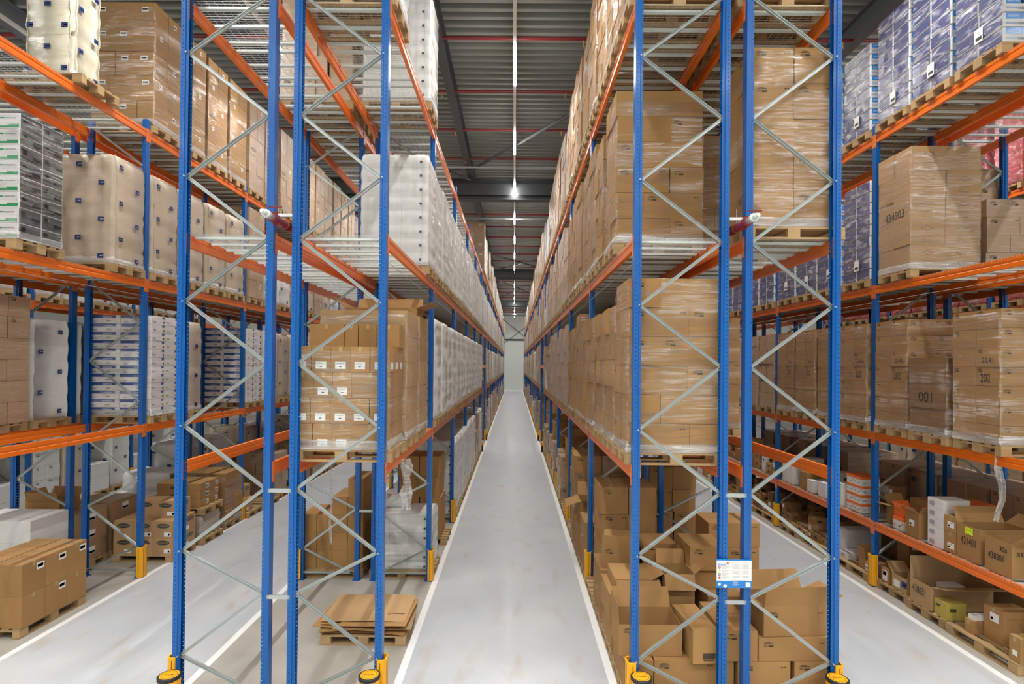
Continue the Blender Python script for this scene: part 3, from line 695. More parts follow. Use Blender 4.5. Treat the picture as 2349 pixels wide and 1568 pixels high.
def dl_E(dx, dy, dz, i, j, k, rnd):
    L_ = [('F', 0, dz-.055, dx*.86, dz-.002, 'pdblue'), ('F', dx*.45, dz-.045, dx*.75, dz-.015, 'lab', 'satino'), ('F', dx*.55, .03, dx*.70, .06, 'lab_grey'), ('F', .06, .02, .14, .045, 'lab_grey')]
    L_ += [('R', dy-.10, dz-.05, dy-.03, dz-.005, 'pdblue'), ('R', .03, .03, .12, .06, 'lab_grey'), ('R', dy-.07, .02, dy-.03, .06, 'dgrey')]
    return L_
for s in range(2): carton_load('E%d' % s, 1.18, .80, 12, .157, [(1, 1)], 2, 'card_white', 'card_white', dl_E, 70+s, jit=.004, name='paper_box_stack', cat='stack of paper boxes')
def dl_D(dx, dy, dz, i, j, k, rnd):
    L_ = [('F', .02, .012, dx-.02, .040, 'green'), ('F', .02, .040, dx*.30, .075, 'green'), ('F', dx*.70, .040, dx-.02, .06, 'green'), ('F', .02, .075, dx*.12, dz-.015, 'green'), ('F', dx*.12, .09, dx*.30, .15, 'green'), ('F', dx*.26, dz-.10, dx*.36, dz-.03, 'green'), ('F', dx*.45, dz-.075, dx*.62, dz-.055, 'green'), ('F', dx*.64, dz-.075, dx*.9, dz-.055, 'lab_grey')]
    L_ += [('R', 0.005, 0.005, dy-.005, dz-.005, 'dgrey'), ('R', .20, .055, .33, .115, 'lab'), ('R', .04, dz-.11, .11, dz-.04, 'green'), ('R', .10, .035, .28, .047, 'green')]
    return L_
carton_load('D0', 1.18, .72, 8, .215, [(1, 1)], 2, 'card_white', 'card_white', dl_D, 73, jit=.005, name='paper_box_stack', cat='stack of paper boxes')
# towel packs printed with blue bands
def towel_load(key, rows, seed, near=True):
    rnd = random.Random(seed); far = MB(); parts = []; lh = .205
    for k in range(rows):
        for i in range(3):
            for j in range(2):
                dx, dy = 1.16/3-.006, .39; x = -.58+1.16/3*(i+.5); y = -.2+.4*j+rnd.uniform(-.008, .008); z = lh*(k+.5)
                def build(mb, c):
                    rbox(mb, c, (dx, dy, lh-.006), .03, 'white_w'); d = (dx+.002, dy+.002, lh-.008)
                    for f, W in (('F', dx), ('B', dx)):
                        mb.decal(c, d, f, .035, lh*.50, W-.035, lh*.90, 'pblue'); mb.decal(c, d, f, W*.16, lh*.62, W*.55, lh*.76, 'lab', 'HANDDOEKEN', flip=True)
                        mb.decal(c, d, f, W*.52, lh*.12, W*.90, lh*.30, 'ink_blk', 'PAPIEREN', flip=True); mb.decal(c, d, f, W*.08, lh*.16, W*.50, lh*.30, 'pblue', 'HANDDOEKEN', flip=True)
                        mb.decal(c, d, f, W*.62, lh*.52, W*.72, lh*.88, 'pdblue')
                    for f in ('L', 'R'):
                        mb.decal(c, d, f, .012, .008, dy-.012, lh-.018, 'navy_w')
                build(far, (x, y, z)); m1 = MB(); build(m1, (0, 0, 0)); parts.append(('towel_pack', m1.mesh('towel_pack'), (x, y, z)))
    sh = MB(); soft(sh, 1.19, .83, rows*lh+.01, 'film_thin', layers=rows, cols=(3, 2), bulge=.006, noise=.008, rc=.04, res=3, seed=seed, capz=False); parts.append(('stretch_wrap', sh.mesh('stretch_wrap'), (0, 0, 0)))
    lb = MB(); lb.decal((0, 0, .35), (1.20, .84, .3), 'L', .38, 0, .52, .20, 'lab'); lb.decal((0, 0, .35), (1.202, .84, .3), 'L', .40, .03, .50, .08, 'dgrey'); parts.append(('label', lb.mesh('label'), (0, 0, 0)))
    LOADS[key] = dict(near=parts, far=far.mesh('towel_pack_stack'), name='towel_pack_stack', cat='stack of towel packs', H=rows*lh)
towel_load('H0', 9, 80); towel_load('H1', 8, 81)
def squares_and_creases(de, W, D, H, n):
    for k in range(n):
        z = H*(k+.42)/n
        for f, a in (('F', W), ('B', W)): de.decal((0, 0, z), (W+.012, D+.012, .04), f, a-.16, 0, a-.12, .036, 'dgrey')
        de.decal((0, 0, z), (W+.012, D+.012, .04), 'R', D-.2, 0, D-.165, .036, 'lab_grey'); 
    for k in range(1, n):  # grey lines painted in for the shading between pack layers, not print
        for f, a in (('F', W), ('R', D)): de.decal((0, 0, H*k/n), (W+.004, D+.004, .02), f, .04, .008, a-.04, .0105, 'lab_grey')
    for i in range(1, 10):  # upright lines drawn the same way for the creases between packs
        de.decal((0, 0, H/2), (W+.006, D+.006, H-.06), 'F', W*i/10-.0015, 0, W*i/10+.0015, H-.08, 'lab_grey' if i % 3 == 0 else 'card_white')
def logos(de, W, D, H, n):
    for k in range(n):
        z = H*(k+.25)/n
        for i in range(3):
            if (i+k) % 2 == 0:
                for q in D_logo(W, .1, 'F', W*(i+.35)/3, 0, .07): de.decal((0, 0, z+.05), (W+.02, D+.02, .1), *q)
        for i in range(2):
            if (i+k) % 2 == 1:
                for f in ('R', 'L'):
                    for q in D_logo(D, .1, f, D*(i+.3)/2, 0, .065): de.decal((0, 0, z+.05), (W+.02, D+.02, .1), *q)
for s in range(3):
    soft_load('W%d' % s, 1.17, .80, 1.88, 'white_w', 8, (8, 5), .013, .006, squares_and_creases, 90+s, noise=.010, rc=.045)
    soft_load('K%d' % s, 1.16, .80, 1.86, 'kraft_w', 6, (4, 3), .006, .035, logos, 93+s)
    soft_load('C%d' % s, .82, .62, 2.0, 'cream_w', 6, (3, 2), .018, .05, logos, 96+s, noise=.016, rc=.08)
    soft_load('J%d' % s, 1.16, .80, 1.9, 'red_w', 8, (6, 4), .015, .01, None, 99+s, noise=.014)
for s in range(2):
    soft_load('X%d' % s, 1.15, .80, 1.75, 'white_w', 5, (3, 2), .015, .03, logos, 103+s)
    soft_load('P%d' % s, 1.15, .80, 1.2, 'white_w', 5, (3, 2), .015, .02, None, 106+s)
DESC = dict(A='brown cartons with small labels', G='brown wrapped cartons', B='brown wrapped cartons', S='low wrapped brown cartons', Q='tall pale wrapped cartons', L='brown cartons, white labels', T='plain pale cartons',
            U='tall unwrapped brown cartons', N='brown cartons numbered 202', O='short cartons marked 001', I='cartons with printed diamonds', V='white cartons in film', E='white paper boxes, blue bands', D='green and charcoal paper boxes',
            H='towel packs, blue bands', W='white wrapped roll packs', K='tan roll packs, navy logos', C='cream roll packs, navy logos', J='red wrapped packs', X='white roll packs, navy logos', P='low white wrapped packs')
ORD = ['first', 'second', 'third', 'fourth', 'fifth', 'sixth', 'seventh', 'eighth', 'ninth', 'tenth']
LVW = {0: 'on floor', 1: 'lower level', 2: 'middle level', 3: 'top level', 1.17: 'low shelf'}
REQ = []
def place(code, rk, bay, lv, slot, dx=0, dy=0, near=None, label=None, pallet=True, var=None):
    REQ.append((code, rk, bay, lv, slot, dx, dy, near, label, pallet, var))
def row(rk, bay, lv, codes, **k):
    """codes: one character per pallet place, '.' = empty"""
    for s, c in enumerate(codes):
        if c != '.': place(c, rk, bay, lv, s, **k)
def flush():
    rnd = random.Random(5); items = []
    for q in REQ:
        code, rk, bay, lv, slot, dx, dy, near, label, pal, var = q
        x0, x1 = RACKS[rk]; xc = (x0+x1)/2+dx; yc = D0+BAY*bay+.50+.9*slot+dy; z = ZL[lv]+(.006 if lv > 1 else 0)
        items.append((math.hypot(xc, yc), q, xc, yc, z))
    items.sort(key=lambda t: t[0])
    np_ = 0; kinds = {}; far_p = MB(); far_l = {}
    for d, q, xc, yc, z in items:
        code, rk, bay, lv, slot, dx, dy, near, label, pal, var = q
        where = '%s place, %s bay, %s, %s' % (ORD[slot], ORD[min(bay, 9)], LVW[lv], PHR[rk])
        jx, jy = rnd.uniform(-.02, .02), rnd.uniform(-.015, .015); ks = sorted(k for k in LOADS if k[0] == code)
        key = ks[rnd.randrange(len(ks))] if var is None else '%s%d' % (code, var); Ld = LOADS[key]
        isnear = near if near is not None else (bay <= 1 and rk in ('LB', 'RA', 'RB', 'LL', 'RR')); tiny = bay > 8
        zl = z
        if pal:
            if np_ < 300 and not tiny: add_pallet(xc, yc, z, 'wooden pallet, '+where, near=isnear); np_ += 1
            else: merge_into(far_p, PALLET, (xc, yc, z))
            zl = z+PH
        kinds[code] = kinds.get(code, 0)+1
        if tiny:
            merge_into(far_l.setdefault(code, MB()), Ld['far'], (xc+jx, yc+jy, zl+.001)); continue
        lab = label or (DESC[code]+', '+where)
        if isnear:
            o = ob(Ld['name'], None, None, (xc+jx, yc+jy, zl+.001)); kids = [ob(nm, me, o, loc) for nm, me, loc in Ld['near']]
            for (qi, nm, me) in Ld.get('sub', []): ob(nm, me, kids[qi])
        else: o = ob(Ld['name'], Ld['far'], None, (xc+jx, yc+jy, zl+.001), rnd.uniform(-.012, .012))
        tag(o, lab, Ld['cat'], 'pallet loads: '+DESC[code])
    if far_p.v: tag(far_p.obj('pallet'), 'small distant wooden pallets far down the racks', 'pallet', kind='stuff')
    for c, mb in far_l.items(): tag(mb.obj('distant_'+LOADS[sorted(k for k in LOADS if k[0] == c)[0]]['name']), 'far off %s far down the racks' % DESC[c], LOADS[sorted(k for k in LOADS if k[0] == c)[0]]['cat'], kind='stuff')
    print('LOADS', kinds, 'pallets', np_)
# ------------------------------------------------------------------ what stands where
row('LB', 0, 1, 'LTT.'); row('LB', 0, 2, '...W'); row('LB', 0, 3, 'W..W')
row('LB', 1, 0, '..U.', dy=.05)
rr = random.Random(11)
for b in range(1, 5): row('LB', b, 1, 'WWWW'); row('LB', b, 2, 'WWWW')
row('LB', 2, 0, 'WWWW'); row('LB', 3, 0, 'WWWW'); row('LB', 4, 0, 'SBVW'); row('LB', 6, 0, 'SBSP')
row('LB', 5, 2, 'WWWW'); row('LB', 5, 3, '.AWW')
for b in range(6, NB):
    for lv in (1, 2, 3): row('LB', b, lv, ''.join(rr.choice('WWWWVBGKX.' if lv < 3 else 'WWVXGB') for _ in range(4)))
    if b > 6: row('LB', b, 0, ''.join(rr.choice('SBVPX..') for _ in range(4)))
row('RA', 0, 1, 'GBBB'); row('RA', 0, 2, '.GBG'); row('RA', 0, 3, 'GGBG')
for b in range(1, NB):
    if b == 5: row('RA', b, 2, 'GBGV'); row('RA', b, 3, 'GBGB'); continue
    for lv in (1, 2, 3): row('RA', b, lv, ''.join(rr.choice('GGBBVSW' if (b > 3) else 'GGBB') for _ in range(4)))
    if b > 1: row('RA', b, 0, ''.join(rr.choice('SBUS.P' if b > 5 else 'SBUS') for _ in range(4)))
# right double rack, far side
place('Q', 'RB', 0, 2, 0, dx=.06, dy=-.05); row('RB', 0, 2, '..BB'); row('RB', 0, 3, 'GBGG'); place('B', 'RB', 0, 1, 3)
row('RB', 1, 1, 'GB.G'); row('RB', 1, 2, 'GGBG'); row('RB', 1, 3, 'GGBB'); row('RB', 2, 2, 'GGGB'); row('RB', 2, 1, 'BG..')
# left double rack, far side
row('LA', 0, 3, '...B'); row('LA', 1, 3, 'BG..'); row('LA', 1, 2, '....'); row('LA', 2, 1, 'W.VW'); row('LA', 2, 2, 'BBWW'); row('LA', 3, 2, 'VWWW'); row('LA', 3, 1, 'KWVW')
# across the left aisle
place('C', 'LL', 0, 3, 2, dx=.07, dy=.08); row('LL', 0, 2, '.D.K'); row('LL', 1, 3, 'AAAA'); row('LL', 1, 2, 'KKKK'); row('LL', 1, 1, 'EK..'); row('LL', 2, 3, 'AAAA'); place('A', 'LL', 2, 2, 0); row('LL', 2, 2, '.XXK'); row('LL', 2, 1, 'EEKK')
row('LL', 3, 3, 'AAAA'); row('LL', 3, 2, 'KAKX'); row('LL', 3, 1, 'EKWK'); row('LL', 4, 3, 'AAKW'); row('LL', 4, 2, 'KKAX'); row('LL', 4, 1, 'WKEV'); row('LL', 5, 2, 'KKBX'); row('LL', 5, 1, 'WWKX'); row('LL', 6, 2, 'KWKX'); row('LL', 6, 3, 'KWAX'); row('LL', 5, 3, 'AKAX')
row('LL', 3, 0, 'SSKS'); row('LL', 4, 0, 'PSSS'); row('LL', 5, 0, 'SSPP'); row('LL', 6, 0, 'SSPP'); row('LL', 2, 0, '..S.')
row('LL2', 0, 1, '..GX'); row('LL2', 1, 1, 'XXVK'); row('LL2', 0, 2, 'K.XX'); row('LL2', 1, 2, 'XKXX'); row('LL2', 2, 1, 'VX.K'); row('LL2', 2, 2, 'KXAX'); row('LL2', 3, 1, 'XXXX'); row('LL2', 3, 2, 'XVKX'); row('LL2', 1, 0, '..VP'); row('LL2', 2, 0, 'XVPK'); row('LL2', 3, 0, 'XXVK')
row('LLL', 1, 1, 'KXKX'); row('LLL', 2, 1, 'XXBK'); row('LLL', 1, 2, 'XXXX'); row('LLL', 2, 2, 'XVXX'); row('LLL', 1, 0, 'KVKV'); row('LLL', 2, 0, 'VKVX'); row('LLL', 3, 1, 'XKVX'); row('LLL', 3, 0, 'VVXV'); row('LLL', 3, 2, 'XXVX')
# across the right aisle
row('RR', 0, 3, '.HHH'); row('RR', 1, 3, 'HHHH'); row('RR', 2, 3, 'HHHH'); row('RR', 3, 3, 'HHHH'); place('I', 'RR', 0, 2, 3, dy=-.1); row('RR', 1, 2, 'HHHH'); row('RR', 2, 2, 'HHHH'); row('RR', 3, 2, 'HHHH'); row('RR', 4, 2, 'HHVH')
place('N', 'RR', 0, 1, 1); place('O', 'RR', 0, 1, 2, dx=-.03); place('N', 'RR', 0, 1, 3); row('RR', 1, 1, 'NNNN'); row('RR', 2, 1, 'BNKK'); row('RR', 3, 1, 'KKSK'); row('RR', 4, 1, 'KBKK')
row('RR2', 0, 2, '...S'); row('RR2', 0, 3, '.G..'); row('RR2', 1, 1, 'NGNB'); row('RR2', 1, 2, 'GG.G'); row('RR2', 2, 1, 'KKBK'); row('RR2', 2, 2, 'JGKJ'); row('RR2', 3, 1, 'KGKK'); row('RR2', 0, 1, '.GNN'); row('RR2', 1, 0, 'KNVB'); row('RR2', 2, 0, 'BKBK'); row('RR2', 0, 0, '..NB')
row('RRR', 1, 3, 'JJJJ'); row('RRR', 1, 2, 'JJJJ'); row('RRR', 2, 2, 'JJJJ'); row('RRR', 2, 3, 'JJJJ'); row('RRR', 3, 2, 'JJJJ'); row('RRR', 3, 3, 'JJ.J'); row('RRR', 1, 1, 'GVGK'); row('RRR', 2, 1, 'KVKG'); row('RRR', 3, 1, 'GKKV'); row('RRR', 1, 0, 'VGVG'); row('RRR', 2, 0, 'GGVK')
# ------------------------------------------------------------------ loose cartons

def carton(label, x, y, z, w_, d_, h_, rz=0, m='card', dec=(), name='carton', cat='carton', group=None, tape=True, taped='T'):
    """closed carton; x, y = its lower-left corner seen from the camera"""
    mb = MB(); c = (0, 0, h_/2); D = (w_, d_, h_); mb.box(c, D, m)
    mb.decal(c, D, 'T', .004, d_/2-.0015, w_-.004, d_/2+.0015, 'ink')
    o = mb.obj(name, None, (x+w_/2, y+d_/2, z)); o.rotation_euler = (0, 0, rz)
    if tape:
        t = MB(); t.decal(c, D, 'T', 0, d_/2-.025, w_, d_/2+.025, 'tape')
        for f in ('L', 'R'): t.decal(c, D, f, d_/2-.025, h_-.07, d_/2+.025, h_, 'tape')
        t.obj('packing_tape', o)
    if dec:
        p = MB()
        for q in dec: p.decal(c, D, *q, eps=.0025)
        p.obj('printed_marks', o)
    return tag(o, label, cat, group)
def open_carton(label, x, y, z, w_, d_, h_, flaps=(('F', -60), ('B', 20), ('L', 30), ('R', 30)), rz=0, m='card', dec=(), fl=None, name='open_carton', cat='open carton', group=None):
    """open-topped carton; flap angle: 90 = standing up, 0 = level outwards, -60 = hanging down"""
    t = .006; mb = MB(); a, b = w_/2, d_/2
    mb.box((0, -b+t/2, h_/2), (w_, t, h_), m); mb.box((0, b-t/2, h_/2), (w_, t, h_), m)
    mb.box((-a+t/2, 0, h_/2), (t, d_-2*t, h_), m); mb.box((a-t/2, 0, h_/2), (t, d_-2*t, h_), m); mb.box((0, 0, t/2), (w_-2*t, d_-2*t, t), 'card_in')
    o = mb.obj(name, None, (x+a, y+b, z)); o.rotation_euler = (0, 0, rz)
    for f, ang in flaps:
        L_ = (fl or min(w_, d_)/2*.98); Wd = (w_ if f in 'FB' else d_)-.012
        k = MB(); X = Matrix.Rotation(-math.radians(ang), 4, 'X')
        k.add([(-Wd/2, 0, 0), (Wd/2, 0, 0), (Wd/2*.97, -L_, 0), (-Wd/2*.97, -L_, 0), (-Wd/2, 0, .005), (Wd/2, 0, .005), (Wd/2*.97, -L_, .005), (-Wd/2*.97, -L_, .005)],
              [(0, 1, 2, 3), (7, 6, 5, 4), (0, 4, 5, 1), (1, 5, 6, 2), (2, 6, 7, 3), (3, 7, 4, 0)], m, X)
        fo = k.obj('flap', o); fo.location = {'F': (0, -b, h_), 'B': (0, b, h_), 'L': (-a, 0, h_), 'R': (a, 0, h_)}[f]; fo.rotation_euler = (0, 0, {'F': 0, 'B': math.pi, 'L': -math.pi/2, 'R': math.pi/2}[f])
    if dec:
        p = MB()
        for q in dec: p.decal((0, 0, h_/2), (w_, d_, h_), *q, eps=.0025)
        p.obj('printed_marks', o)
    return tag(o, label, cat, group)
P_ = lambda w_, h_, k=1.: D_plain(w_, h_, 'F', k)
def both(w_, d_, h_): return D_plain(w_, h_)+D_plain(d_, h_, 'L', .7)
G1 = 'loose cartons under the first bay right of the middle aisle'
for i, (x, y) in enumerate(((1.93, 6.88), (1.93, 7.79), (1.93, 8.68), (3.22, 6.88), (3.22, 7.78), (3.22, 8.68))):
    add_pallet(x, y, 0, 'wooden pallet under the loose carton heap, %s' % ('nearest, left rack', 'second back, left rack', 'third back, left rack', 'nearest, right rack', 'second back, right rack', 'third back, right rack', 'fourth back, left rack')[i], near=True)
Z0 = .146
carton('brown carton at the aisle corner of the heap, bottom row front', 1.34, 6.50, Z0, .34, .74, .35, dec=both(.34, .74, .35), group=None)
carton('wide brown carton at the bottom front, beside the corner one', 1.70, 6.52, Z0, .74, .36, .35, dec=P_(.74, .35))
carton('brown carton at the bottom behind the wide front one', 1.70, 6.90, Z0, .74, .36, .35, dec=P_(.74, .35))
open_carton('large open brown carton with its front flap raised, front left of heap', 1.29, 6.60, .50, .76, .50, .37, flaps=(('B', 70), ('L', 86)), dec=P_(.76, .37))
open_carton('open brown carton behind the front one with a slanting lid', 1.40, 7.12, .50, .62, .22, .40, flaps=(('B', 60),), fl=.2)
carton('long brown carton standing askew with split tape, right of the open one', 2.10, 6.44, .50, .30, .68, .40, rz=.07, dec=[('F', .12, .05, .27, .12, 'ink'), ('F', .13, .03, .26, .038, 'ink')]+D_plain(.68, .4, 'L', .6))
carton('brown carton wedged behind the two middle uprights, long tape on top', 2.49, 6.50, .50, .42, .80, .36, dec=P_(.42, .36))
carton('brown carton low behind the middle uprights', 2.48, 6.52, .0, .16, .60, .49, tape=False)
carton('brown carton at the bottom right, under the right rack front', 2.68, 6.50, Z0, .62, .50, .35, dec=P_(.62, .35))
carton('brown carton at the bottom right corner of the heap', 3.36, 6.52, Z0, .44, .50, .35, dec=P_(.44, .35))
carton('brown carton at the bottom right behind the front pair', 2.70, 7.02, Z0, 1.08, .26, .35)
carton('wide low brown carton carrying the big open box, right side', 2.92, 6.52, .50, .84, .56, .27, rz=.03, dec=P_(.84, .27))
open_carton('big open brown carton with four flaps spread, right front of heap', 2.98, 6.56, .775, .78, .50, .36, flaps=(('B', 62), ('L', 25), ('R', 25), ('F', 80)), rz=.07, dec=P_(.78, .33)+D_plain(.5, .36, 'L', .7), fl=.24)
# second pallets
carton('brown carton, second pallet, bottom row on the aisle side', 1.34, 7.40, Z0, .58, .76, .36, dec=both(.58, .76, .36))
carton('brown carton, second pallet, bottom row on the inner side', 1.94, 7.40, Z0, .56, .76, .36)
carton('brown carton, second pallet, middle row on the aisle side', 1.32, 7.42, .508, .60, .74, .38, dec=both(.60, .74, .38))
carton('low brown carton, second pallet, top on the aisle side', 1.40, 7.46, .890, .60, .60, .19, dec=P_(.6, .19, .8))
open_carton('tall open brown carton with its flaps bent out, middle of heap', 2.05, 7.42, .508, .42, .42, .66, flaps=(('F', -65), ('L', -30), ('B', 70), ('R', 40)), dec=D_plain(.42, .60), fl=.2)
carton('brown carton behind the tall open one', 1.96, 7.88, .508, .54, .30, .50)
carton('brown carton stacked between the racks, bottom one', 2.66, 7.42, Z0, .50, .74, .36)
carton('brown carton stacked between the racks, second one', 2.66, 7.44, .508, .50, .70, .36)
carton('brown carton beside those between the racks, bottom row right', 3.20, 7.42, Z0, .56, .74, .36)
carton('brown carton beside those between the racks, second row right', 3.18, 7.42, .508, .56, .74, .36)
carton('brown carton lying on top between the racks, third row', 2.50, 7.70, .872, .52, .50, .26, tape=True)
carton('pale-topped brown carton high between the racks, just above the sign', 2.48, 7.66, 1.134, .50, .60, .33, dec=P_(.5, .33, 1))
# third pallets
for i, (x, w_, n) in enumerate(((1.34, .58, 'aisle side'), (1.94, .56, 'inner side'))):
    carton('brown carton, third pallet, bottom row, '+n, x, 8.30, Z0, w_, .76, .37)
    carton('brown carton, third pallet, middle row, '+n, x, 8.30, .518, w_, .76, .36)
open_carton('open brown carton turned to the aisle, third pallet top', 1.40, 8.34, .88, .56, .40, .33, flaps=(('L', 55), ('B', 30), ('F', 75)), rz=-.22, dec=P_(.56, .33), fl=.2)
carton('brown carton with torn lid, third pallet top inner side', 1.99, 8.36, .88, .50, .50, .40, dec=P_(.5, .4))
for i, (x, w_, n) in enumerate(((2.72, .52, 'left'), (3.26, .48, 'right'))):
    for k in range(3): carton('brown carton, right rack third pallet, %s column, %s' % (n, ('bottom', 'second', 'third')[k]), x, 8.32, Z0+.362*k, w_, .72, .36, dec=P_(w_, .36))
carton('brown carton crowning the third pallet near the right aisle', 2.98, 8.34, 1.234, .78, .60, .37, dec=P_(.78, .37))
place('U', 'RA', 0, 0, 3, near=True)
place('U', 'RB', 1, 0, 1, near=True)
place('U', 'RA', 1, 0, 3, near=True); place('B', 'RA', 1, 0, 2, near=True)
add_pallet(1.93, 10.58, 0, 'wooden pallet right behind the second yellow guard, right of middle aisle', near=True); add_pallet(1.93, 11.50, 0, 'wooden pallet under the open carton past the second guard, right of middle aisle', near=True)
for k in range(3):
    for i in range(2): carton('brown carton right behind the second yellow guard, %s layer, %s' % (('bottom', 'middle', 'top')[k], ('aisle side', 'inner side')[i]), 1.34+.59*i, 10.22, Z0+.302*k, .585, .74, .30, dec=both(.58, .74, .3))
carton('large brown carton under the open one past the second guard', 1.33, 11.12, Z0, .80, .74, .60, dec=both(.8, .74, .6))
open_carton('open brown carton with a drooping flap past the second guard', 1.38, 11.14, Z0+.602, .70, .60, .46, flaps=(('L', -20), ('F', 20), ('B', 60)), dec=P_(.7, .46), fl=.3)
# ------------------------------------------------------------------ flattened cardboard
add_pallet(-2.10, 8.12, 0, 'wooden pallet stacked with flattened cardboard, left of the middle aisle', near=True)
sh = [(-2.18, 8.16, .02, 1.10, .80), (-2.05, 8.05, -.12, 1.15, .62), (-2.25, 8.10, .10, 1.0, .78), (-2.00, 8.14, .06, 1.1, .85), (-2.28, 8.00, -.10, 1.05, .60), (-2.16, 8.20, .05, 1.16, .82), (-1.95, 8.12, -.03, .95, .9), (-2.12, 8.22, -.02, 1.2, .86)]
for i, (x, y, r, a, b) in enumerate(sh):
    mb = MB(); n = 6; zz = .150+i*.022
    for k in range(n):
        x0, x1 = -a/2+a*k/n, -a/2+a*(k+1)/n
        def zf(u, v): return .010*math.sin(u*4+i)*(1 if i else .3)+.009*math.cos(v*5+i*2)*(1 if i else .3)+.012
        vs = [(x0, -b/2, zf(x0, -1)), (x1, -b/2, zf(x1, -1)), (x1, b/2, zf(x1, 1)), (x0, b/2, zf(x0, 1))]
        vs += [(p[0], p[1], p[2]+.006) for p in vs]; mb.add(vs, [(3, 2, 1, 0), (4, 5, 6, 7), (0, 1, 5, 4), (1, 2, 6, 5), (2, 3, 7, 6), (3, 0, 4, 7)], 'card_pale' if i in (7, 3) else 'card')
    o = mb.obj('cardboard_sheet', None, (x, y, zz)); o.rotation_euler = (0, 0, r)
    if i == 7:
        t = MB(); t.decal((0, 0, .012), (a, b, .03), 'T', a-.30, .20, a-.24, .28, 'tape'); t.decal((0, 0, .012), (a, b, .03), 'T', a-.22, .22, a-.05, .235, 'ink'); t.decal((0, 0, .012), (a, b, .03), 'T', a-.26, b-.16, a-.19, b-.13, 'tape'); t.obj('printed_marks', o)
    tag(o, 'flattened cardboard sheet on the pallet left of the aisle, %s of the pile' % ('bottom', 'second from bottom', 'third from bottom', 'fourth from bottom', 'fifth from bottom', 'third from top', 'second from top', 'topmost')[i], 'cardboard')
# ------------------------------------------------------------------ left double rack, floor, second bay
add_pallet(-3.38, 10.55, 0, 'wooden pallet under the stepped brown cartons, right side of left aisle', near=True)
cols = [(-3.95, 3), (-3.66, 3), (-3.37, 4), (-3.08, 5)]
for i, (x, n) in enumerate(cols):
    for k in range(n):
        carton('brown carton in the stepped stack by the left aisle, %s column, %s up' % (('leftmost', 'second', 'third', 'rightmost')[i], ('bottom', 'second', 'third', 'fourth', 'fifth')[k]), x, 10.20, Z0+.336*k, .283, .74, .334, tape=(k == n-1))
add_pallet(-2.06, 10.55, 0, 'wooden pallet under white roll packs, second bay left of middle aisle', near=True)
mb = MB(); soft(mb, 1.14, .78, 1.06, 'white_w', layers=6, cols=(8, 4), bulge=.012, cb=.004, noise=.008, rc=.03, res=4, seed=201); o = mb.obj('wrapped_roll_stack', None, (-2.06, 10.55, Z0))
de = MB(); squares_and_creases(de, 1.14, .78, 1.06, 6); de.obj('printed_marks', o)  # dark printed squares plus the painted crease shading
tag(o, 'waist high stack of white roll packs behind the second frame, middle aisle left', 'stack of roll packs')
mb = MB(); soft(mb, .55, .40, .19, 'white_w', layers=1, cols=(4, 2), bulge=.01, cb=.004, noise=.006, rc=.03, res=5, seed=202); o = mb.obj('roll_pack', None, (-2.28, 10.72, Z0+1.062)); tag(o, 'extra white roll pack lying on the waist high white stack', 'roll pack')
# torn film hanging from the first shelf
def film_strip(label, pts, wd, m='film_thick', parent=None):
    mb = MB(); rnd = random.Random(len(pts)); vs = []; fs = []
    for i, (x, y, z) in enumerate(pts):
        w2 = wd*(.25+.75*abs(math.sin(i*1.1+.4)))
        for k in range(5): vs.append((x+(k-2)/2*w2, y+.03*math.sin(k*2.1+i), z+rnd.uniform(-.01, .01)))
    for i in range(len(pts)-1): fs += [(i*5+k, i*5+k+1, i*5+k+6, i*5+k+5) for k in range(4)]
    mb.add(vs, fs, m); o = mb.obj('torn_film', None); return tag(o, label, 'plastic film')
film_strip('torn clear film hanging from the lower shelf above white packs', [(-1.44, 7.3, 2.72), (-1.43, 7.32, 2.60), (-1.44, 7.34, 2.48), (-1.42, 7.34, 2.36), (-1.44, 7.36, 2.24), (-1.43, 7.36, 2.12), (-1.44, 7.36, 2.02)], .09)
film_strip('thin twisted film string hanging below the labelled carton pallet', [(-2.30, 6.9, 2.80), (-2.305, 6.9, 2.5), (-2.295, 6.9, 2.2), (-2.31, 6.9, 2.0), (-2.30, 6.9, 1.85), (-2.29, 6.9, 1.7)], .014)
film_strip('film tail hanging under the 202 carton pallet over the low shelf', [(6.62, 7.5, 2.86), (6.64, 7.5, 2.6), (6.70, 7.52, 2.4), (6.72, 7.55, 2.2), (6.70, 7.6, 2.0), (6.70, 7.62, 1.88)], .05)
film_strip('knotted film end hanging over the top left shelf beam', [(-6.80, 11.0, 8.45), (-6.79, 11.0, 8.34), (-6.78, 11.02, 8.22), (-6.79, 11.02, 8.1)], .03)
# open boxes standing on the labelled pallet
for i, (x, w_, n) in enumerate(((-2.62, .44, 'widest, left'), (-2.17, .17, 'narrowest'), (-1.99, .23, 'third'), (-1.75, .28, 'rightmost'))):
    carton('loose brown carton standing behind on the labelled stack, %s' % n, x, 6.95, 2.81+PH+1.236, w_, .30, .29, taped='F', dec=[('F', w_/2-.02, .23, w_/2+.02, .29, 'tape')])
open_carton('open carton lid on the rearmost tall stack, first bay lower level', -2.60, 8.32, 2.81+PH+1.76, 1.1, .60, .12, flaps=(('B', 60), ('R', 20), ('L', 40)), fl=.25)
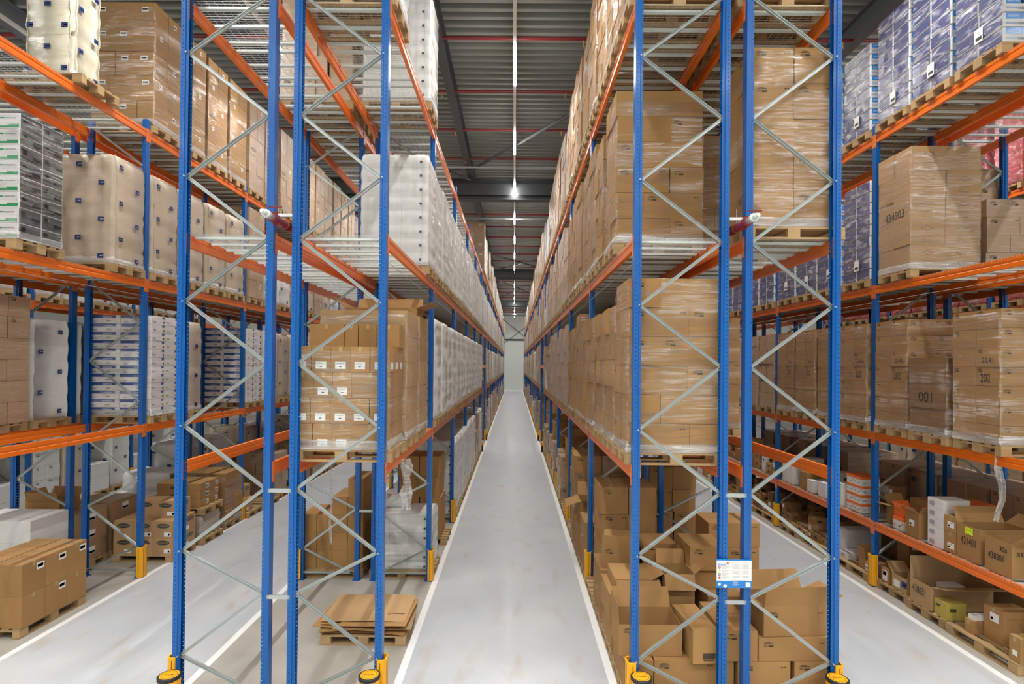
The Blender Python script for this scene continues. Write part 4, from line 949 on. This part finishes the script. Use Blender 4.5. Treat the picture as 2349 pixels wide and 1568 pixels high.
# ------------------------------------------------------------------ left aisle, far side floor
add_pallet(-7.42, 8.38, 0, 'wooden pallet with two layers of brown cartons at the lower left', near=True, rz=math.pi/2)
for k in range(2):
    for j in range(3):
        for i in range(2):
            de = []
            if i == 1: de = [('R', .24, .30, .37, .40, 'lab'), ('R', .255, .33, .35, .375, 'dgrey')] if (k == 1 or j == 1) else []
            if i == 0 and k == 1 and j == 0: de = [('F', .40, .28, .53, .38, 'lab'), ('F', .415, .31, .51, .355, 'dgrey')]
            carton('brown carton on the lower left pallet, %s layer, %s, %s' % (('bottom', 'top')[k], ('nearest', 'middle', 'farthest')[j], ('rack side', 'aisle side')[i]),
                   -7.83+(.415 if i else 0)*1.0-(.0 if i else .02), 7.79+.395*j, Z0+.452*k, .41, .39, .45, dec=de)
add_pallet(-8.72, 9.58, 0, 'wooden pallet with low white cartons behind the lower left cartons', near=True)
for k in range(3):
    for i in range(2):
        for j in range(2):
            carton('plain white carton behind lower left cartons, %s layer, %s %s' % (('bottom', 'middle', 'top')[k], ('rear', 'front')[1-j], ('left', 'right')[i]), -9.30+.585*i, 9.19+.395*j, Z0+.372*k, .58, .39, .37, m='card_white', tape=False)
for s in range(2):
    add_pallet(-8.72, 10.55+.9*s, 0, 'wooden pallet under low brown cartons with red labels, %s one' % ('nearer', 'farther')[s])
    for k in range(3):
        for i in range(3):
            de = [('R', .30, .12, .48, .25, 'lab'), ('R', .31, .125, .47, .165, 'red')] if i == 2 and k != 1 or (i == 2 and s == 0) else []
            carton('low brown carton with red label zone, %s stack, %s layer, %s' % (('nearer', 'farther')[s], ('bottom', 'middle', 'top')[k], ('left', 'middle', 'right')[i]), -9.30+.39*i, 10.15+.9*s, Z0+.322*k, .385, .78, .32, m='card_w', dec=de, tape=False)
open_carton('open brown carton on the red labelled stack', -9.1, 10.2, Z0+.97, .6, .5, .20, flaps=(('B', 65), ('F', 75), ('L', 70)), fl=.2)
add_pallet(-7.33, 11.2, 0, 'wooden pallet under the oval printed cartons, left aisle', near=True)
def oval(mb, c, D, f, cu, cv, a, b):
    U, V, Nn = (Vector(q) for q in FACES[f]); Dv = Vector(D); W = abs(U.dot(Dv)); H = abs(V.dot(Dv)); T = abs(Nn.dot(Dv)); o = Vector(c)+Nn*(T/2+.002)-U*W/2-V*H/2+U*cu+V*cv
    mb.add([o+U*a*math.cos(t*math.pi/8)+V*b*math.sin(t*math.pi/8) for t in range(16)], [tuple(range(16))], 'dgrey')
    mb.decal(c, D, f, cu-a*.8, cv-b*.42, cu+a*.8, cv+b*.42, 'card_pale', 'BulkySoft', eps=.003)
def soft_carton(label, x, y, z, w_, d_, h_, lab=False, m='card_pale', rz=0):
    mb = MB(); c = (0, 0, h_/2); D = (w_, d_, h_); mb.box(c, D, m); mb.decal(c, D, 'T', .004, d_/2-.002, w_-.004, d_/2+.002, 'ink')
    o = mb.obj('carton', None, (x+w_/2, y+d_/2, z)); o.rotation_euler = (0, 0, rz); p = MB()
    a = min(.13, w_*.38); oval(p, c, D, 'F', w_/2, h_*.72, a, a*.36); oval(p, c, D, 'R', d_/2, h_*.72, min(.13, d_*.35), .045)
    if lab: p.decal(c, D, 'F', w_*.55, .03, w_*.9, .11, 'lab'); p.decal(c, D, 'F', w_*.75, .05, w_*.84, .09, 'ink_blk'); p.decal(c, D, 'R', d_*.1, .03, d_*.4, .11, 'lab')
    p.obj('printed_marks', o); return tag(o, label, 'carton')
for k in range(2):
    for i in range(3):
        for j in range(2):
            soft_carton('oval printed carton, %s layer, %s %s' % (('bottom', 'second')[k], ('front', 'rear')[j], ('left', 'middle', 'right')[i]), -7.92+.395*i, 10.82+.385*j, Z0+.332*k, .39, .38, .33, lab=(i+k) % 2 == 0 or i == 2)
soft_carton('oval printed carton, third layer left of the two', -7.68, 11.15, Z0+.666, .34, .36, .33)
soft_carton('oval printed carton, third layer right of the two', -7.33, 11.10, Z0+.666, .52, .42, .33, lab=True)
def stack_pallet(label, x, y): return add_pallet(x, y, 0, label, near=True)
stack_pallet('wooden pallet under the film wrapped low block beside the oval cartons', -7.30, 12.22)
mb = MB(); soft(mb, 1.12, .78, .50, 'film_thick', layers=2, cols=(3, 2), bulge=.02, noise=.02, rc=.05, res=4, seed=300); mb.box((0, 0, .245), (1.05, .72, .47), 'card_pale'); o = mb.obj('wrapped_block', None, (-7.30, 12.22, Z0)); tag(o, 'low block of cartons under crumpled film beside oval printed cartons', 'wrapped cartons')
add_pallet(-7.30, 12.22, Z0+.516, 'old wooden pallet lying on the film wrapped low block', near=True)
for k in range(3):
    for j in range(2):
        carton('flat brown carton on the raised pallet, %s layer, %s' % (('bottom', 'middle', 'top')[k], ('nearer', 'farther')[j]), -7.75, 11.86+.37*j, Z0+.516+PH+.004+.172*k, .95, .36, .17, rz=.02*(k-1), m='card', dec=[('R', .22, .03, .33, .13, 'lab'), ('R', .23, .05, .27, .11, 'dgrey'), ('R', .29, .05, .32, .11, 'pblue')]+[('F', .3, .05, .5, .11, 'dgrey')])
place('S', 'LL', 1, 0, 3, near=True, label='pale wrapped carton block at the second yellow guard, left aisle')
for i, (x, y, z, w_, d_, h_) in enumerate(((-7.85, 13.95, Z0, .5, .36, .33), (-7.33, 13.95, Z0, .5, .36, .33), (-7.85, 13.95, Z0+.332, .5, .36, .33), (-7.33, 14.0, Z0+.332, .42, .33, .33), (-7.7, 13.97, Z0+.664, .5, .34, .3))):
    soft_carton('oval printed carton past the second guard, %s' % ('bottom left', 'bottom right', 'middle left', 'middle right', 'top')[i], x, y, z, w_, d_, h_, lab=i == 1)
add_pallet(-7.33, 14.3, 0, 'wooden pallet under the oval printed cartons past the second guard', near=True)
add_pallet(-7.33, 15.3, 0, 'bare wooden pallet past the second guard in the left aisle', near=True)
# ------------------------------------------------------------------ right aisle: low shelf
S_ = 1.17+.012
def sc(label, Yf, Yb, zt, w_, zb=S_, X0=6.68, **k):
    return carton(label, X0, Yf, zb, w_, Yb-Yf-.004, zt-zb-.001, **k)
LBW = [('L', .06, .06, .19, .15, 'lab'), ('L', .07, .075, .11, .10, 'lab_grey'), ('L', .07, .12, .17, .127, 'lab_grey')]
o = open_carton('open brown carton marked 438301 at the near end of the low shelf', 6.67, 7.34, S_, .66, .42, .46, flaps=(('F', 40), ('R', 50)), m='card', dec=[('L', .06, .18, .30, .27, 'ink_blk', '438301'), ('L', .24, .32, .36, .39, 'ink_blk', '30x'), ('F', .05, .30, .3, .36, 'ink_blk', '30m')], fl=.2)
o = open_carton('open brown carton with lime sticker marked 431401 on the low shelf', 6.68, 7.86, S_, .72, .40, .50, flaps=(('B', 66), ('R', 35)), dec=[('L', .08, .22, .34, .33, 'ink_blk', '431401'), ('L', .15, .38, .29, .48, 'lime'), ('L', .17, .44, .26, .445, 'ink_blk')], fl=.24)
sc('small brown labelled carton on the low shelf, lower of two', 8.275, 8.50, 1.50, .28, dec=LBW)
sc('small brown labelled carton on the low shelf, upper of two', 8.275, 8.50, 1.74, .28, zb=1.502, dec=LBW)
for k in range(5): sc('flat white carton in the tall white stack on the low shelf, %s up' % ORD[k], 8.52, 8.84, S_+.15*(k+1), .42, zb=S_+.15*k+(.001 if k else 0), m='card_white', tape=False, dec=[('L', .04, .03, .14, .10, 'lab_grey'), ('F', .2, .04, .26, .08, 'dgrey')])
open_carton('open brown carton holding white packs, left of the white stack', 6.66, 9.0, S_, .32, .30, .42, flaps=(('F', 60), ('L', 40)), dec=[('L', .08, .18, .20, .28, 'lab'), ('L', .09, .2, .13, .23, 'lab_grey')], fl=.12)
def orange_carton(label, x, y, z, w_, d_, h_, rz=0):
    mb = MB(); c = (0, 0, h_/2); D = (w_, d_, h_); mb.box(c, D, 'card_white'); o = mb.obj('carton', None, (x+w_/2, y+d_/2, z)); o.rotation_euler = (0, 0, rz); p = MB()
    p.box((0, 0, h_-.02), (w_+.006, d_+.006, .046), 'orange_p'); p.obj('lid', o); q = MB()
    for f, W in (('F', w_), ('L', d_)): q.decal(c, D, f, W*.1, h_*.28, W*.25, h_*.45, 'lab_grey'); q.decal(c, D, f, W*.55, h_*.25, W*.72, h_*.38, 'green'); q.decal(c, D, f, W*.85, h_*.4, W*.9, h_*.6, 'dgrey')
    q.obj('printed_marks', o); return tag(o, label, 'carton')
orange_carton('small orange-lidded white carton at the low shelf edge behind upright', 6.72, 9.44, S_, .30, .26, .20)
orange_carton('orange-lidded white carton, rear row of the low shelf, lower', 7.05, 9.05, S_, .40, .34, .22)
orange_carton('orange-lidded white carton, rear row of the low shelf, upper', 7.06, 9.05, S_+.223, .40, .34, .22)
orange_carton('orange-lidded white carton, deepest on the low shelf, lower', 7.12, 8.60, S_, .46, .38, .36)
orange_carton('orange-lidded white carton, deepest on the low shelf, upper', 7.12, 8.60, S_+.363, .46, .38, .30)
carton('brown carton with navy marks at the rear of the low shelf', 7.12, 9.44, S_, .40, .40, .50, dec=D_logo(.4, .5, 'F', .08, .36)+D_logo(.4, .5, 'F', .28, .36))
open_carton('open orange printed carton at the low shelf front', 6.74, 9.48, S_+.203, .28, .22, .16, flaps=(('L', 60), ('B', 70)), m='orange_p', fl=.1)
open_carton('open brown carton beside the second right upright, low shelf', 6.80, 9.74, S_, .34, .24, .34, flaps=(('L', 10), ('B', 60)), fl=.2)
for k in range(4):
    for j in range(2): orange_carton('orange-lidded white carton, stack left of upright, %s up, %s' % (ORD[k], ('near side', 'far side')[j]), 6.72, 10.58+.235*j, S_+.172*k, .36, .23, .17)
sc('white carton left of the orange-lidded stack', 11.16, 11.40, 1.62, .42, m='card_white', tape=False)
sc('white open-sided carton farther left on the low shelf', 11.72, 12.0, 1.50, .40, m='card_white', tape=False)
sc('white carton on the low shelf with bent lid', 12.22, 12.46, 1.45, .38, m='card_white', tape=False)
sc('tall narrow brown carton on the low shelf, second bay', 12.49, 12.76, 1.58, .34)
sc('white carton at the far end of the second bay low shelf', 13.12, 13.60, 1.60, .40, m='card_white', tape=False)
STUFFMB = MB()
def pile(rk_x, y0, y1, z, n, rnd, desc, inward=.7, hs=(.12, .28), ms=('card', 'card', 'card_dark', 'card_pale'), zmax=None):
    """a run of individual small cartons of different sizes on one shelf"""
    y = y0; i = 0
    while y < y1-.15 and i < n:
        d_ = rnd.uniform(.16, .36); d_ = min(d_, y1-y); x = rk_x+rnd.uniform(0, .06); end = rk_x+inward
        while x < end-.15:
            w_ = rnd.uniform(.22, .42); w_ = min(w_, end-x+.05); zz = z
            for k in range(rnd.choice((1, 1, 2, 2, 3))):
                h_ = rnd.uniform(*hs); m = rnd.choice(ms)
                if zmax and zz+h_ > zmax: break
                de = [('L', d_*.15, h_*.25, d_*.6, h_*.75, 'lab')] if rnd.random() < .35 else [('L', d_*.3, h_*.3, d_*.6, h_*.6, 'ink'), ('F', w_*.3, h_*.3, w_*.6, h_*.6, 'ink')]
                PN[desc] = PN.get(desc, 0)+1
                if y > 15.2: STUFFMB.box((x+w_/2, y+d_/2, zz+h_/2), (w_-.012, d_-.012, h_-.002), m)
                else: carton(desc, x, y, zz, w_-.012, d_-.012, h_-.002, m=m, dec=de, tape=False, group=desc)
                zz += h_
            x += w_
        y += d_; i += 1
PN = {}
rp = random.Random(31)
pile(6.70, 13.9, 20.9, S_, 40, rp, 'small carton on the low shelf beyond the second guard, right aisle', ms=('card', 'card', 'card_white', 'card_pale'))
pile(7.15, 10.3, 13.7, S_, 16, rp, 'small carton in the rear row of the low shelf, second bay', inward=.4, ms=('card_dark', 'card', 'card_white'))
# ------------------------------------------------------------------ right aisle: floor
PW = ['nearest', 'second nearest', 'beside the right guard', 'just left of the right guard', 'second left of the guard', 'third left of the guard', 'just past the far guard', 'second past the far guard', 'third past the far guard', 'fourth past the far guard', 'fifth past the far guard', 'sixth past the far guard']
for i, (x, y, r) in enumerate(((6.98, 7.75, 1.5708), (7.20, 8.80, 0.0), (7.24, 9.62, 0.0), (7.0, 10.80, 1.5708), (7.02, 12.03, 1.5708), (7.2, 13.17, 0), (7.02, 14.52, 1.5708), (7.0, 15.75, 1.5708), (7.22, 16.85, 0), (7.0, 18.25, 1.5708), (7.02, 19.48, 1.5708), (7.24, 20.55, 0))):
    add_pallet(x, y, 0, 'wooden floor pallet of the right aisle rack, %s' % PW[i], near=i < 9, rz=r)
carton('brown carton with a white label on the nearest right pallet', 6.80, 7.61, Z0, .42, .31, .47, dec=[('L', .10, .28, .24, .40, 'lab'), ('L', .11, .30, .15, .34, 'lab_grey')])
carton('small brown carton on the nearest right pallet', 6.66, 7.95, Z0, .32, .14, .19)
carton('tiny white carton on the small brown carton at right', 6.70, 7.96, Z0+.192, .20, .11, .07, m='card_white', tape=False)
carton('small brown carton cut off by the frame at lower right', 6.62, 7.16, Z0, .42, .16, .33, dec=[('L', .05, .08, .12, .15, 'lab')])
carton('ochre open printed carton at the lower right edge', 7.10, 7.34, Z0, .40, .24, .52, m='ochre', dec=[('F', .05, .3, .2, .34, 'ink'), ('L', .03, .3, .15, .34, 'ink')])
carton('ochre printed carton under the big flap of the 438651 box', 6.64, 8.40, Z0, .30, .24, .25, m='ochre', dec=[('L', .03, .15, .12, .18, 'ink'), ('F', .05, .12, .15, .17, 'ink')])
o = open_carton('very large open brown carton marked 438651 on the right floor', 6.62, 8.68, Z0, .98, .46, .38, flaps=(('F', 14), ('B', 85), ('R', 80)), fl=.34, m='card_pale', dec=[('L', .06, .18, .34, .30, 'ink_blk', '438651')])
carton('white carton inside the very large open brown carton', 6.95, 8.80, Z0+.012, .30, .20, .34, m='card_white', tape=False)
open_carton('open brown carton with navy and white labels on the right floor', 6.67, 9.29, Z0, .34, .36, .26, flaps=(('F', 70), ('B', 40), ('R', 60)), fl=.22, m='card_pale', dec=[('L', .05, .05, .20, .17, 'lab')]+D_logo(.36, .26, 'L', .24, .10, .09))
carton('small brown carton with a navy marked label by the right guard', 6.68, 9.74, Z0, .28, .20, .27, dec=[('L', .04, .04, .16, .22, 'lab')]+D_logo(.2, .27, 'L', .05, .13, .06))
carton('long low brown carton behind the open ones, right rack floor', 7.10, 9.30, Z0, .62, .46, .40, m='card_dark', dec=[('F', .1, .3, .3, .31, 'ink')])
for k in range(3):
    for i in range(2): carton('dark brown labelled carton at the rear floor right, %s layer, %s' % (('bottom', 'middle', 'top')[k], ('left', 'right')[i]), 7.08+.32*i, 9.80, Z0+.262*k, .31, .30, .26, m='card_dark', dec=[('F', .05, .07, .18, .16, 'lab')], tape=False)
open_carton('open brown carton on the pallet left of the right guard', 6.70, 10.40, Z0, .34, .22, .20, flaps=(('B', 75), ('L', 80)), fl=.22)
carton('small brown carton with handwritten label left of the guard', 6.66, 10.20, Z0, .30, .17, .20, m='card_pale', dec=[('L', .02, .03, .15, .16, 'lab'), ('L', .03, .07, .14, .12, 'ink_blk', '40651')])
carton('flat white carton lying at the edge left of the guard', 6.70, 10.98, Z0, .55, .30, .12, m='card_white', tape=False, dec=[('L', .1, .04, .2, .08, 'lab_grey')])
for k in range(4): carton('wide flat white carton in the low white stack, %s up' % ORD[k], 6.80, 11.32, Z0+.12*k, .80, .34, .118, m='card_white', tape=False, dec=[('L', .05, .04, .12, .08, 'lab_grey')])
pile(6.66, 11.75, 13.6, Z0, 12, rp, 'small brown carton on the right floor pallets, second bay', hs=(.12, .2), inward=.72)
pile(6.66, 13.95, 17.4, Z0, 20, rp, 'small brown carton on the right floor pallets, third bay', hs=(.12, .26), ms=('card', 'card_pale', 'card_dark'))
pile(6.66, 17.7, 20.8, Z0, 20, rp, 'small carton on the right floor pallets, fourth bay', hs=(.14, .32), ms=('card', 'card_pale', 'card_white'))
tag(STUFFMB.obj('small_cartons'), 'many small cartons farther along the right aisle rack, on the floor and low shelf', 'cartons', kind='stuff')
# ------------------------------------------------------------------ bollards, sign, sprinkler stand-off pipes
def bollard(label, x, y):
    o = ob('bollard', None, None, (x, y, 0)); mb = MB(); n = 28; R_ = .115
    prof = [(R_*1.1, 0), (R_*1.1, .01), (R_, .014), (R_, .455)]
    vs = [(r*math.cos(2*math.pi*i/n), r*math.sin(2*math.pi*i/n), z) for r, z in prof for i in range(n)]
    fs = [(q*n+i, q*n+(i+1) % n, (q+1)*n+(i+1) % n, (q+1)*n+i) for q in range(len(prof)-1) for i in range(n)]
    mb.add(vs, fs, 'yellow'); mb.obj('post', o)
    rg = MB(); prof = [(R_+.002, .44), (R_+.006, .445), (R_+.006, .475), (R_-.006, .482), (R_-.014, .482)]
    vs = [(r*math.cos(2*math.pi*i/n), r*math.sin(2*math.pi*i/n), z) for r, z in prof for i in range(n)]
    fs = [(q*n+i, q*n+(i+1) % n, (q+1)*n+(i+1) % n, (q+1)*n+i) for q in range(len(prof)-1) for i in range(n)]; rg.add(vs, fs, 'black'); rg.obj('rubber_ring', o)
    cp = MB(); vs = [((R_-.012)*math.cos(2*math.pi*i/n), (R_-.012)*math.sin(2*math.pi*i/n), .479) for i in range(n)]; cp.add(vs, [tuple(range(n))], 'yellow')
    for i in range(n):
        a, b = 2*math.pi*i/n, 2*math.pi*(i+1)/n; r0, r1 = .078, .082
        cp.add([(r0*math.cos(a), r0*math.sin(a), .4805), (r1*math.cos(a), r1*math.sin(a), .4805), (r1*math.cos(b), r1*math.sin(b), .4805), (r0*math.cos(b), r0*math.sin(b), .4805)], [(0, 1, 2, 3)], 'black')
    cp.decal((0, 0, .24), (.2, .2, .48), 'T', .045, .085, .155, .115, 'black', 'STOW'); cp.obj('cap', o)
    for a in (-.9, .0, .9, 2.2, 3.6):
        s = MB(); aa = a-math.pi/2; p = Vector((math.cos(aa), math.sin(aa), 0)); s.tube(p*(R_-.01)+Vector((0, 0, .40)), p*(R_+.003)+Vector((0, 0, .40)), .014, 'black', 12); s.tube(p*(R_)+Vector((0, 0, .40)), p*(R_+.005)+Vector((0, 0, .40)), .009, 'yellow', 12); s.obj('screw', o)
    tag(o, label, 'bollard')
bollard('yellow round bollard at the leftmost front upright', -3.83, 6.12); bollard('yellow round bollard at the front upright left of the middle aisle', -1.60, 6.17)
bollard('yellow round bollard at the front upright right of the middle aisle', 1.47, 6.20); bollard('yellow round bollard at the rightmost front upright', 3.69, 6.22)
for (x, y, n) in ((-1.44, 6.38+3.7*5, 'left of the tunnel'), (1.31, 6.38+3.7*5, 'right of the tunnel'), (-1.44, 6.38+3.7*6, 'left past the tunnel'), (1.31, 6.38+3.7*6, 'right past the tunnel')):
    mb = MB(); mb.tube((0, 0, 0), (0, 0, .45), .06, 'yellow', 16); o = mb.obj('bollard', None, (x, y, 0)); r_ = MB(); r_.tube((0, 0, .0), (0, 0, .30), .063, 'black', 16); r_.obj('rubber_sleeve', o); tag(o, 'small yellow and black bollard %s far down the middle aisle' % n, 'bollard')
o = ob('load_sign', None, None, (2.545, 6.30, 1.61)); mb = MB(); SW, SH = .405, .325; mb.box((0, 0, 0), (SW, .006, SH), 'signblue'); mb.obj('sign_plate', o)
p = MB(); c = (0, 0, 0); D = (SW, .006, SH); p.decal(c, D, 'F', .002, .082, SW-.002, SH-.012, 'lab'); p.obj('white_panel', o)
t = MB(); e = .003
t.decal(c, D, 'F', .016, .255, .105, .285, 'signblue', 'stow', eps=e); t.decal(c, D, 'F', .115, .270, .140, .298, 'pinkish', eps=e)
for i, (m, v) in enumerate((('red', .232), ('lime', .192), ('navy', .155), ('red', .117))):
    cc = [(math.cos(k*math.pi/6)*.014, math.sin(k*math.pi/6)*.014) for k in range(12)] if i != 1 else [(-.017, -.013), (.017, -.013), (0, .015)]
    t.add([(-SW/2+.035+a, -.003-e*1.2, -SH/2+v+b) for a, b in cc], [tuple(range(len(cc)))], m)
    if i in (0, 2): t.add([(-SW/2+.035+a*.5, -.003-e*1.6, -SH/2+v+b*.5) for a, b in cc], [tuple(range(len(cc)))], 'lab')
    if i == 3: t.decal(c, D, 'F', .025, v-.003, .045, v+.003, 'lab', eps=e*1.6)
    for k in range(3 if i != 1 else 2): t.decal(c, D, 'F', .062, v+.010-.010*k, .062+.09-.02*k, v+.0125-.010*k, 'lab_grey', eps=e)
for cx_ in (.185, .293):
    t.decal(c, D, 'F', cx_, .292, cx_+.085, .296, 'lab_grey', eps=e)
    for (v0, v1) in ((.222, .270), (.160, .205), (.120, .138)):
        for v in (v0, v1): t.decal(c, D, 'F', cx_, v, cx_+.09, v+.0012, 'lab_grey', eps=e)
        for u in (0, .03, .06, .089): t.decal(c, D, 'F', cx_+u, v0, cx_+u+.001, v1, 'lab_grey', eps=e)
        for k in range(int((v1-v0)/.009)): t.decal(c, D, 'F', cx_+.005, v0+.004+.009*k, cx_+.075, v0+.0055+.009*k, 'lab_grey', eps=e)
t.decal(c, D, 'F', .185, .088, .34, .091, 'lab_grey', eps=e)
for k in range(5): t.decal(c, D, 'F', .187, .070-.010*k, .187+(.07 if k % 2 else .055), .0725-.010*k, 'lab', eps=e)
t.decal(c, D, 'F', .335, .012, .390, .067, 'lab', eps=e)
for (u, v, r) in ((.035, .042, .017), (.10, .022, .020)): t.add([(-SW/2+u+math.cos(k*math.pi/8)*r, -.003-e, -SH/2+v+math.sin(k*math.pi/8)*r) for k in range(16)], [tuple(range(16))], 'lab')
t.obj('printed_text', o); tag(o, 'blue and white rack load sign reading stow fixed across the middle uprights', 'sign')
br = MB(); br.box((0, .012, .10), (.34, .02, .02), 'galv'); br.obj('sign_bracket', o)
# in-rack sprinkler pipes
def inrack(label, x, y0, zc, sgn):
    o = ob('rack_sprinkler_pipe', None, None, (x, 0, zc)); mb = MB(); mb.tube((0, y0+.30, 0), (0, D0+BAY*8, 0), .034, 'redpipe', 14); mb.obj('pipe', o)
    c = MB(); c.tube((0, y0+.10, 0), (0, y0+.30, 0), .050, 'redpipe', 14); c.tube((0, y0+.02, 0), (0, y0+.12, 0), .058, 'redpipe', 14); c.tube((0, y0+.32, 0), (0, y0+.38, 0), .052, 'redpipe', 14); c.tube((0, y0+.45, 0), (0, y0+.50, 0), .055, 'redpipe', 14)
    c.box((0, y0+.11, .06), (.03, .05, .03), 'redpipe'); c.box((0, y0+.11, -.06), (.03, .05, .03), 'redpipe'); c.obj('pipe_coupling', o)
    n = MB(); n.tube((0, y0-.10, 0), (0, y0+.03, 0), .036, 'galv', 14); n.tube((0, y0-.13, 0), (0, y0-.09, 0), .046, 'bar', 14); n.tube((0, y0-.20, 0), (0, y0-.12, 0), .030, 'bar', 14); n.tube((0, y0-.235, 0), (0, y0-.20, 0), .020, 'bar', 10); n.obj('test_valve', o)
    h = MB(); h.box((sgn*.05, y0-.02, .10), (.16, .012, .012), 'redpipe'); h.obj('valve_handle', o)
    for k in range(6):
        s = MB(); yy = y0+.75+.9*k; s.tube((0, yy, -.03), (0, yy, -.075), .010, 'tape', 8); s.tube((0, yy, -.06), (0, yy, -.066), .034, 'galv', 12); s.obj('sprinkler_head', o)
    hg = MB(); hg.box((0, D0-.02, .105), (.27, .03, .035), 'bar'); hg.tube((0, D0-.02, .03), (0, D0-.02, .22), .006, 'galv', 6); hg.obj('pipe_bracket', o)
    tag(o, label, 'pipe')
inrack('red sprinkler pipe with a grey end valve running between the left racks', -2.71, 6.02, 5.60, 1)
inrack('red sprinkler pipe with a grey end valve running between the right racks', 2.575, 6.02, 5.60, 1)
for (x, n) in ((-1.515, 'left side of the middle aisle'), (1.395, 'right side of the middle aisle'), (-6.855, 'far side of the left aisle'), (6.625, 'far side of the right aisle')):
    mb = MB(); mb.tube((x, D0+.1, 5.19), (x, D0+BAY*10, 5.19), .004, 'pipe_gr', 5); tag(mb.obj('steel_cable'), 'thin steel cable strung below the middle beams, '+n, 'cable')
flush()
